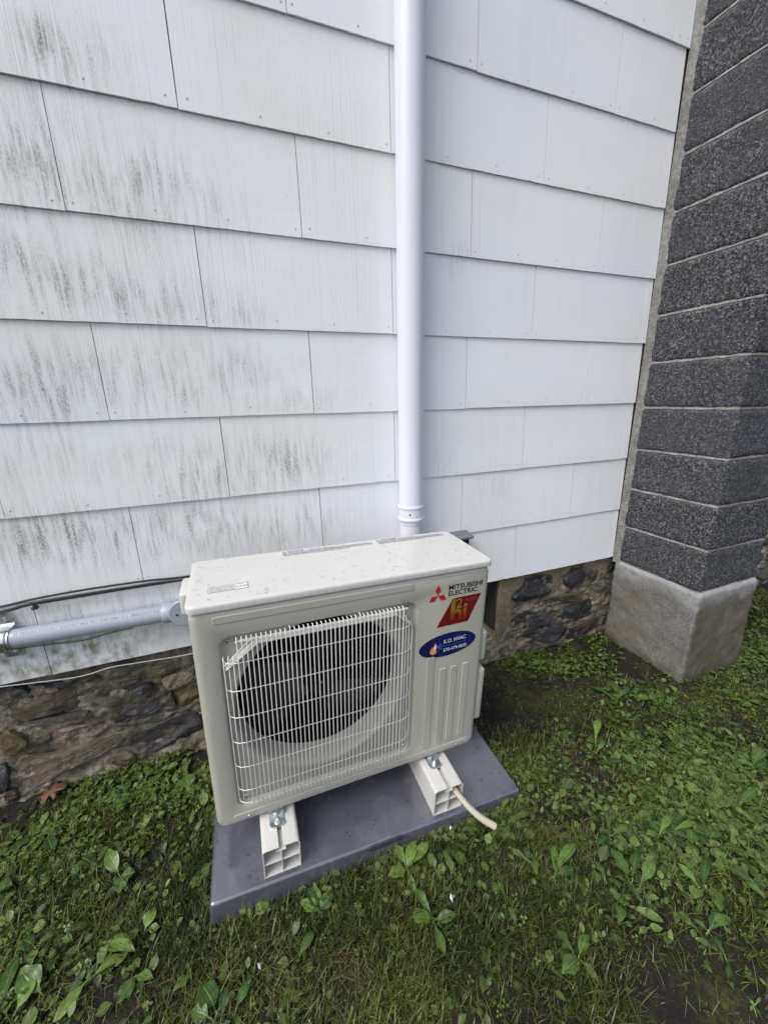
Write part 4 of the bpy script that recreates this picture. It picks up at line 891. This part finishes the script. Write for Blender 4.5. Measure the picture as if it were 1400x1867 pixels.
BARE = [(1.50, -.22, .20, 1), (1.75, -.30, .10, .8), (2.12, -.13, .07, 1), (2.13, -.22, .07, 1.1), (2.13, -.32, .07, 1.1), (1.45, -.24, .14, 1), (1.98, -.04, .08, .8), (1.30, -.20, .14, 1), (1.37, -.31, .12, .95), (1.56, -.39, .12, .75), (1.42, -.08, .12, 1), (1.80, -.04, .10, .9), (2.05, -.30, .13, .95), (2.13, -.45, .07, .9), (1.10, -1.13, .12, 1.1), (1.2, -1.18, .10, 1.1), (1.31, -1.11, .05, .8), (.95, -1.12, .08, .7), (1.0, -1.05, .05, .6), (2.14, -.66, .08, .8),
        (1.15, -.68, .09, .85), (1.23, -.75, .08, .8), (1.11, -.80, .06, .7), (1.2, -.88, .05, .6), (.80, -.79, .06, .6), (-.07, -.40, .05, .6), (-.08, -.65, .06, .7), (1.38, -.60, .12, .75), (1.43, -.67, .08, .7), (.72, -.89, .05, .6), (.44, -.83, .05, .5), (.08, -.03, .10, .9), (-.5, -.02, .13, .9), (-.25, .0, .05, .5), (2.9, -.1, .3, .8), (2.64, -.3, .06, .9)]
MOSS = [(2.18, -.57, .12, 1), (2.33, -.67, .14, 1), (1.57, -.68, .1, 1), (1.49, -.82, .1, .8), (-.07, -.15, .14, .9), (.9, -.98, .08, .7), (1.68, -.44, .12, .9), (-.21, -.12, .12, 1), (1.05, -.95, .1, .6)]
def scatter(name, m, TV, TF, x, y, z, yaw, pitch, sx, sz, tint, label, cat=None, smooth=True, across=None):
    TV = np.array(TV, float); n = len(x); k = len(TV)
    V = np.repeat(TV[None], n, 0).copy()
    V[..., 0] *= sx[:, None]; V[..., 1] *= sz[:, None]; V[..., 2] *= sz[:, None]
    cp, sp = np.cos(pitch)[:, None], np.sin(pitch)[:, None]
    Y = V[..., 1]*cp - V[..., 2]*sp; Zz = V[..., 1]*sp + V[..., 2]*cp
    cy, sy = np.cos(yaw)[:, None], np.sin(yaw)[:, None]
    Xw = V[..., 0]*cy - Y*sy + x[:, None]; Yw = V[..., 0]*sy + Y*cy + y[:, None]; Zw = Zz + z[:, None]
    P = np.stack([Xw, Yw, Zw], -1).reshape(-1, 3)
    me = bpy.data.meshes.new(name); me.vertices.add(len(P)); me.vertices.foreach_set('co', P.ravel())
    ls = [len(f) for f in TF]; tot = sum(ls); flat_ = np.concatenate([np.array(f) for f in TF])
    loops = (np.arange(n)[:, None]*k + flat_[None]).ravel()
    me.loops.add(len(loops)); me.loops.foreach_set('vertex_index', loops.astype(np.int32))
    st_ = np.concatenate([[0], np.cumsum(ls)[:-1]]); starts = (np.arange(n)[:, None]*tot + st_[None]).ravel()
    me.polygons.add(len(starts)); me.polygons.foreach_set('loop_start', starts.astype(np.int32))
    me.polygons.foreach_set('loop_total', np.tile(ls, n).astype(np.int32))
    me.update(calc_edges=True); me.validate()
    at = me.attributes.new('tint', 'FLOAT', 'POINT'); at.data.foreach_set('value', np.repeat(tint, k).astype(np.float32))
    if across is not None:
        a2 = me.attributes.new('across', 'FLOAT', 'POINT'); a2.data.foreach_set('value', np.tile(np.array(across, np.float32), n))
    me.polygons.foreach_set('use_smooth', np.ones(len(starts), bool))
    me.materials.append(m); o = bpy.data.objects.new(name, me); COL.objects.link(o)
    return tag(o, label, cat, kind='stuff')
def rim(x, y):
    """1 close to the edge of the pad, where the mower never reaches"""
    th = .0089-R(1.75); dx, dy = x-PADC[0], y-PADC[1]; u = dx*math.cos(th)+dy*math.sin(th); v = -dx*math.sin(th)+dy*math.cos(th)
    d = np.maximum(np.abs(u)-.495, np.abs(v)-.286); return np.exp(-(d/.035)**2)
def sample(n, dens):
    x = RNG.uniform(-.95, 3.6, n); y = RNG.uniform(-1.55, .01, n)
    # thin out what lies well outside the picture
    k = (RNG.random(n) < np.clip(dens(x, y), 0, 1)) & keep_out(x, y)
    x, y = x[k], y[k]; return x, y, gz(x, y)+RNG.uniform(-.002, .003, len(x))
BLADE = [(-.5, 0, 0), (.5, 0, 0), (-.42, .04, .34), (.42, .04, .34), (-.3, .16, .68), (.3, .16, .68), (0, .38, .95)]
BF = [(0, 1, 3, 2), (2, 3, 5, 4), (4, 5, 6)]
LEAF = [(0, 0, 0), (-.34, .3, .07), (0, .3, 0), (.34, .3, .07), (-.36, .65, .08), (0, .65, .02), (.36, .65, .08), (0, 1, -.04)]
LF = [(0, 2, 1), (0, 3, 2), (1, 2, 5, 4), (2, 3, 6, 5), (4, 5, 7), (5, 6, 7)]
CL, CF = [], []
for q in range(3):
    a = R(120*q+10); b = len(CL)
    for (u, v, h) in ((0, .08, .0), (-.3, .55, .06), (0, .6, 0), (.3, .55, .06), (-.22, .95, .05), (0, .85, .0), (.22, .95, .05)):
        CL.append((u*math.cos(a)-v*math.sin(a), u*math.sin(a)+v*math.cos(a), h+v*.05))
    CF += [(b, b+2, b+1), (b, b+3, b+2), (b+1, b+2, b+5, b+4), (b+2, b+3, b+6, b+5)]
def nrm(a, b, n, lo, hi): return np.clip(RNG.normal(a, b, n), lo, hi)
leafy = [(.0, -.25, .4, 1), (-.4, -.3, .35, 1), (-.25, -.55, .3, .8), (1.3, -.85, .3, 1), (1.75, -.85, .4, 1), (2.2, -.8, .5, .9), (3, -.5, .6, 1), (1.65, -.1, .2, .8), (1.1, -.55, .2, .7), (2.3, -.5, .15, .8)]
grassy = [(.45, -.85, .35, 1), (.85, -.95, .3, 1), (.1, -.7, .3, .8), (1.0, -.75, .2, .8), (-.2, -.45, .3, .5), (.6, -.68, .3, .8), (1.45, -.5, .15, .5), (1.2, -.5, .12, .7)]
# long and short blades
d = lambda x, y: (.28+.9*blobs(x, y, grassy)+.5*rim(x, y))*(1-1.05*blobs(x, y, BARE))*(.22+1.3*fnoise(x, y, 1.4, 0)**1.6)*(1-.4*blobs(x, y, MOSS))
x, y, z = sample(330000, d); n = len(x)
scatter('grass', M_GRASS, BLADE, BF, x, y, z, RNG.uniform(0, 6.28, n), RNG.uniform(-1.15, .5, n)-.35, RNG.uniform(.0013, .0034, n), RNG.gamma(4, .0062, n)+.008, np.clip(fnoise(x, y, 2, 1)*.6+RNG.normal(.12, .25, n), 0, 1), 'mixed lawn grass between the weeds in front of the house')
d = lambda x, y: (.08+.5*blobs(x, y, grassy))*(1-.6*blobs(x, y, BARE))*(fnoise(x, y, 2.2, 1))
x, y, z = sample(90000, d); n = len(x)
scatter('dead_grass', M_STRAW, BLADE, BF, x, y, z+.004, RNG.uniform(0, 6.28, n), RNG.uniform(-1.55, -.9, n), RNG.uniform(.0008, .0018, n), RNG.uniform(.015, .05, n), RNG.random(n), 'dry straw coloured grass stalks lying in the lawn')
d = lambda x, y: (.34*fnoise(x, y, 3.1, 1)**1.5+.95*blobs(x, y, MOSS))*(1-.75*blobs(x, y, BARE))
x, y, z = sample(300000, d); n = len(x)
scatter('moss', M_MOSS, BLADE, BF, x, y, z, RNG.uniform(0, 6.28, n), RNG.uniform(-.9, .3, n), RNG.uniform(.0012, .0026, n), RNG.uniform(.005, .012, n), nrm(.7, .2, n, 0, 1), 'yellow green moss patches on the soil')
d = lambda x, y: (.11+.62*blobs(x, y, leafy)+.35*rim(x, y))*(1-1.1*blobs(x, y, BARE))*(.12+1.4*fnoise(x, y, 1.7, 1)**1.6)
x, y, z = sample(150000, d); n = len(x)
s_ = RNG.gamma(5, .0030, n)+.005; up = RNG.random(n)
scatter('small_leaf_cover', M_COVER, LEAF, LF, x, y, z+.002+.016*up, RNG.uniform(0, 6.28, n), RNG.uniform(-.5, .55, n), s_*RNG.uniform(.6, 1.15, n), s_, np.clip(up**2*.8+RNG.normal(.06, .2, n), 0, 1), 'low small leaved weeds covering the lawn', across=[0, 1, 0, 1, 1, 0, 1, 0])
cl = [(-.29, .0, .06, 1), (-.22, -.02, .08, .9), (-.13, -.08, .10, 1), (-.04, -.13, .1, .9), (1.60, -.05, .10, 1.2), (1.60, -.13, .1, .9), (1.74, -.09, .09, .8), (2.24, -.47, .07, 1.2), (2.3, -.52, .08, 1), (2.7, -.42, .25, 1), (-.33, -.17, .1, .9), (1.93, -.52, .1, .8), (2.6, -.6, .3, .8), (-.35, -.3, .2, .6), (.08, -.16, .05, .8), (1.1, -.42, .08, .6), (1.95, -.7, .3, .6), (1.85, -.35, .12, .6)]
d = lambda x, y: (.04+.8*blobs(x, y, cl))*(.18+fnoise(x, y, 2.5, 0))*(1-.8*blobs(x, y, BARE))
x, y, z = sample(80000, d); n = len(x); up = RNG.random(n)
s_ = RNG.uniform(.004, .0105, n)
scatter('clover', M_CLOV, CL, CF, x, y, z+.004+.020*up, RNG.uniform(0, 6.28, n), RNG.uniform(-.5, .3, n), s_, s_, np.clip(up*.6+RNG.normal(.2, .2, n), 0, 1), 'bright green clover patches along the foundation and plinth')
# pebbles and crumbs of soil
PEB = [(0, 0, .5), (.5, 0, 0), (.1, .45, .05), (-.5, .1, 0), (-.1, -.5, -.05)]; PF = [(0, 1, 2), (0, 2, 3), (0, 3, 4), (0, 4, 1)]
d = lambda x, y: .15+.85*blobs(x, y, BARE)
x, y, z = sample(26000, d); n = len(x); s_ = RNG.gamma(2, .0016, n)+.001
scatter('soil_crumbs', M_SOIL, PEB, PF, x, y, z+.001, RNG.uniform(0, 6.28, n), RNG.uniform(-.3, .3, n), s_*1.3, s_, RNG.random(n), 'dark crumbs of wet soil on the bare patches')

# ------------------------------------------------------------------ broad leaved weeds, one by one
def leaf_mesh(L, Wd, seed, lift, droop, kind=0):
    rr = random.Random(seed); mb = MB(); n = 9; mb.tube([(0, -.012, -.010), (0, 0, -.0006), (0, L*.2, -.0012)], .0011, 5); rows = []; stem = .18
    sh = [0, .10, .62, .92, 1.0, .97, .84, .62, .34, .03] if kind == 0 else [0, .07, .30, .58, .82, .97, 1.0, .85, .5, .03]
    wv = rr.uniform(0, 6)
    for i in range(n+1):
        t = i/n; yy = t*L; hz = lift*L*math.sin(t*1.9)*.75 - droop*L*t*t
        w_ = Wd*.5*sh[i] + (.0012 if i < 2 else 0); row = []
        for j, q in enumerate((-1, -.55, 0, .55, 1)):
            wob = .06*Wd*math.sin(i*1.7+q*2+wv)*abs(q) + (rr.uniform(-.03, .03)*Wd if abs(q) == 1 and 1 < i < n else 0)
            row.append((w_*q+wob*.6, yy, hz + abs(q)*w_*.35 - (abs(q)**2)*w_*.18 + wob + (.0 if q else -.0006)))
        rows.append(row)
    mb.rings(rows, False, False, closed=False); return mb
def weed(key, leaves, label, group=None, bright=None):
    bx = sum(a[0] for a, b, w_ in leaves)/len(leaves); by = sum(a[1] for a, b, w_ in leaves)/len(leaves); bz = float(gz(bx, by))
    root = empty('broadleaf_weed', (bx, by, bz)); tag(root, label, 'weed', group)
    for i, (a, b, wd) in enumerate(leaves):
        a, b = Vector(a), Vector(b); L = (b-a).length*1.08; sd_ = hash((round(a.x, 3), round(b.y, 3), i)) % 9999
        rr = random.Random(int(a.x*1000)*7+int(b.y*1000)+i)
        wd = min(wd, L*.95)
        mb = leaf_mesh(L, wd, rr.random(), rr.uniform(.12, .38), rr.uniform(.0, .18), 0 if wd/L > .4 else 1)
        o = mb.build('leaf', M_BROAD, root, auto=3)
        at = o.data.attributes.new('tint', 'FLOAT', 'POINT'); tv = min(1, max(0, rr.gauss(.35, .25))) if bright is None else bright
        at.data.foreach_set('value', np.full(len(o.data.vertices), tv, np.float32))
        a2 = o.data.attributes.new('across', 'FLOAT', 'POINT'); nv = len(o.data.vertices); av = np.zeros(nv, np.float32); av[15:] = np.tile(np.array([1, .55, 0, .55, 1], np.float32), (nv-15)//5); a2.data.foreach_set('value', av)
        ang = math.atan2(b.y-a.y, b.x-a.x)-math.pi/2
        o.location = (a.x-bx, a.y-by, .012+rr.uniform(0, .008)); o.rotation_euler = (0, rr.uniform(-.25, .25), ang)
    return root
LBL = {
 'W1': 'dull green weed in the lawn left of the pad, three leaves fanned out', 'W2': 'three leaved weed hugging the left side of the ground pad',
 'W3': 'weed with one wide bright leaf between the pad corner and lower left edge', 'W4': 'weed with two long yellow green strap leaves, the longest of the lower left lawn',
 'W5': 'large pale weed with upright leaves in the bottom left corner', 'W6': 'pair of large round leaves cut by the left edge',
 'W7': 'weed with a round leaf and upright leaves at the bottom edge below the pad', 'W8': 'single narrow leaf standing in the grass below the left half of the pad front',
 'W9': 'bright heart shaped leaf touching the pad front near its left corner', 'W10': 'four leaved weed leaning on the pad front below the left riser',
 'W11': 'cluster of wide bright leaves against the pad front below its moulded tag', 'W12': 'small weed in front of the pad just left of the right riser',
 'W13': 'four leaved weed in open lawn in front of the moulded tag', 'W14': 'lone upright leaf in the lawn below the drain hose', 'W15': 'lone narrow leaf in the lawn further below the drain hose',
 'W16': 'weed of folded and round leaves in the dark soil below right of the drain hose', 'W17': 'large weed with glossy wide leaves in the middle of the right lawn',
 'W18': 'long narrow leaf just below the largest weed of the right lawn', 'W19': 'weed with one big oval leaf pointing to the lower right', 'W20': 'two small round yellow green leaves in the short grass',
 'W21': 'two broad dark leaves just left of the big oval leaf near the right edge', 'W22': 'big oval leaf near the right edge of the lawn', 'W23': 'single cupped pale leaf in the right lawn',
 'W24': 'weed with two grey green leaves beside a small bright leaf near the lower right', 'W25': 'two drooping leaves at the edge of the bare soil patch', 'W26': 'single leaf standing alone on the bare soil at lower right',
 'W27': 'three tiny pale leaves in the bottom right corner', 'W28': 'weed with a round blue green leaf on the grass at bottom centre right', 'W31': 'bright single leaf on the mossy ground right of the pad',
 'W32': 'weed with arrow shaped leaves on the soil in front of the plinth', 'W34': 'leafy weed between the foundation stones and the left side of the unit', 'W36': 'three leaved weed on the grass just right of the pad corner'}
for k, lv in WEEDS.items():
    if k in LBL: weed(k, lv, LBL[k], bright=.85 if k in ('W3', 'W4', 'W9', 'W20', 'W11', 'W31', 'W27') else None)
    else: weed(k, lv, 'low broad leaved weed among the ground cover of the lawn', 'scattered broad leaved weeds in the lawn')
rr = random.Random(44); cnt = 0
while cnt < 60:
    x, y = rr.uniform(-.7, 2.9), rr.uniform(-1.25, -.03)
    A = np.array([x]), np.array([y])
    if not keep_out(*A, .03)[0] or rr.random() > float(blobs(*A, leafy)[0])*(.3+float(fnoise(*A, 1.7, 1)[0])) or float(blobs(*A, BARE)[0]) > .5: continue
    lv = []; a0 = rr.random()*6.3
    for q in range(rr.choice((2, 3, 4))):
        a = a0+q*rr.uniform(1.3, 2.2); L = rr.uniform(.025, .055); lv.append(((x, y), (x+L*math.cos(a), y+L*math.sin(a)), L*rr.uniform(.38, .75)))
    weed('', lv, 'low broad leaved weed among the ground cover of the lawn', 'scattered broad leaved weeds in the lawn'); cnt += 1

# ------------------------------------------------------------------ litter
def outline_leaf(name, pts, sc, loc, rz, m, label, cat, tilt=(0, 0)):
    mb = MB(); P = [(a*sc, b*sc, .004*math.sin(a*9+b*4)) for a, b in pts]; c = (sum(p[0] for p in P)/len(P), sum(p[1] for p in P)/len(P), 0)
    mb.add([c]+P+[(p[0], p[1], p[2]-.0005) for p in P]+[(c[0], c[1], -.0005)], [(0, i+1, (i+1) % len(P)+1) for i in range(len(P))] + [(len(P)*2+1, (i+1) % len(P)+1+len(P), i+1+len(P)) for i in range(len(P))] + [(i+1, i+1+len(P), (i+1) % len(P)+1+len(P), (i+1) % len(P)+1) for i in range(len(P))])
    o = mb.build(name, m, auto=3); o.location = loc; o.rotation_euler = (tilt[0], tilt[1], rz); return tag(o, label, cat)
oak = [(0, 0), (.08, .15), (.3, .12), (.38, .25), (.2, .33), (.12, .38), (.32, .5), (.52, .55), (.42, .68), (.2, .62), (.12, .7), (.25, .85), (.2, 1.0), (.02, 1.05), (-.08, .88), (-.1, .7), (-.25, .72), (-.45, .75), (-.4, .6), (-.15, .5), (-.12, .38), (-.3, .35), (-.38, .22), (-.2, .18), (-.07, .14)]
outline_leaf('oak_leaf', oak, .085, (-.435, -.025, float(gz(-.43, -.02))+.018), R(-75), M_OAK, 'rust coloured fallen oak leaf at the foot of the left foundation stones', 'leaf', (.25, .1))
petal = [(0, 0), (.4, .2), (.9, .1), (1.0, .5), (.5, .8), (.1, .5)]
M_PET = mat('pale_petal', (.6, .62, .7), .5)
for (x, y, s, rz, lb) in ((.738, -.789, .020, .6, 'pale curled petal on the lawn in front of the moulded pad tag'), (.829, -.617, .014, .1, 'white scrap at the pad front left of the drain hose'), (.249, -.732, .015, 1.2, 'pale petal in the grass at the bottom left of the pad'), (.243, -.684, .008, 2, 'tiny white petal between the pad and the pale petal below it')):
    outline_leaf('petal', petal, s, (x, y, float(gz(x, y))+.024), rz, M_PET, lb, 'petal', (.3, .2))
for (x, y, s, rz, lb) in ((1.278, -.797, .016, .6, 'orange brown leaf scrap among the dark soil right of the drain hose'), (.768, -.896, .012, 1, 'small orange leaf scrap on the lawn near the bottom edge'), (-.515, -.06, .035, 1.9, 'brown curled leaf at the left edge below the stones')):
    outline_leaf('leaf_scrap', petal, s, (x, y, float(gz(x, y))+.016), rz, M_OAK, lb, 'leaf', (.2, .3))
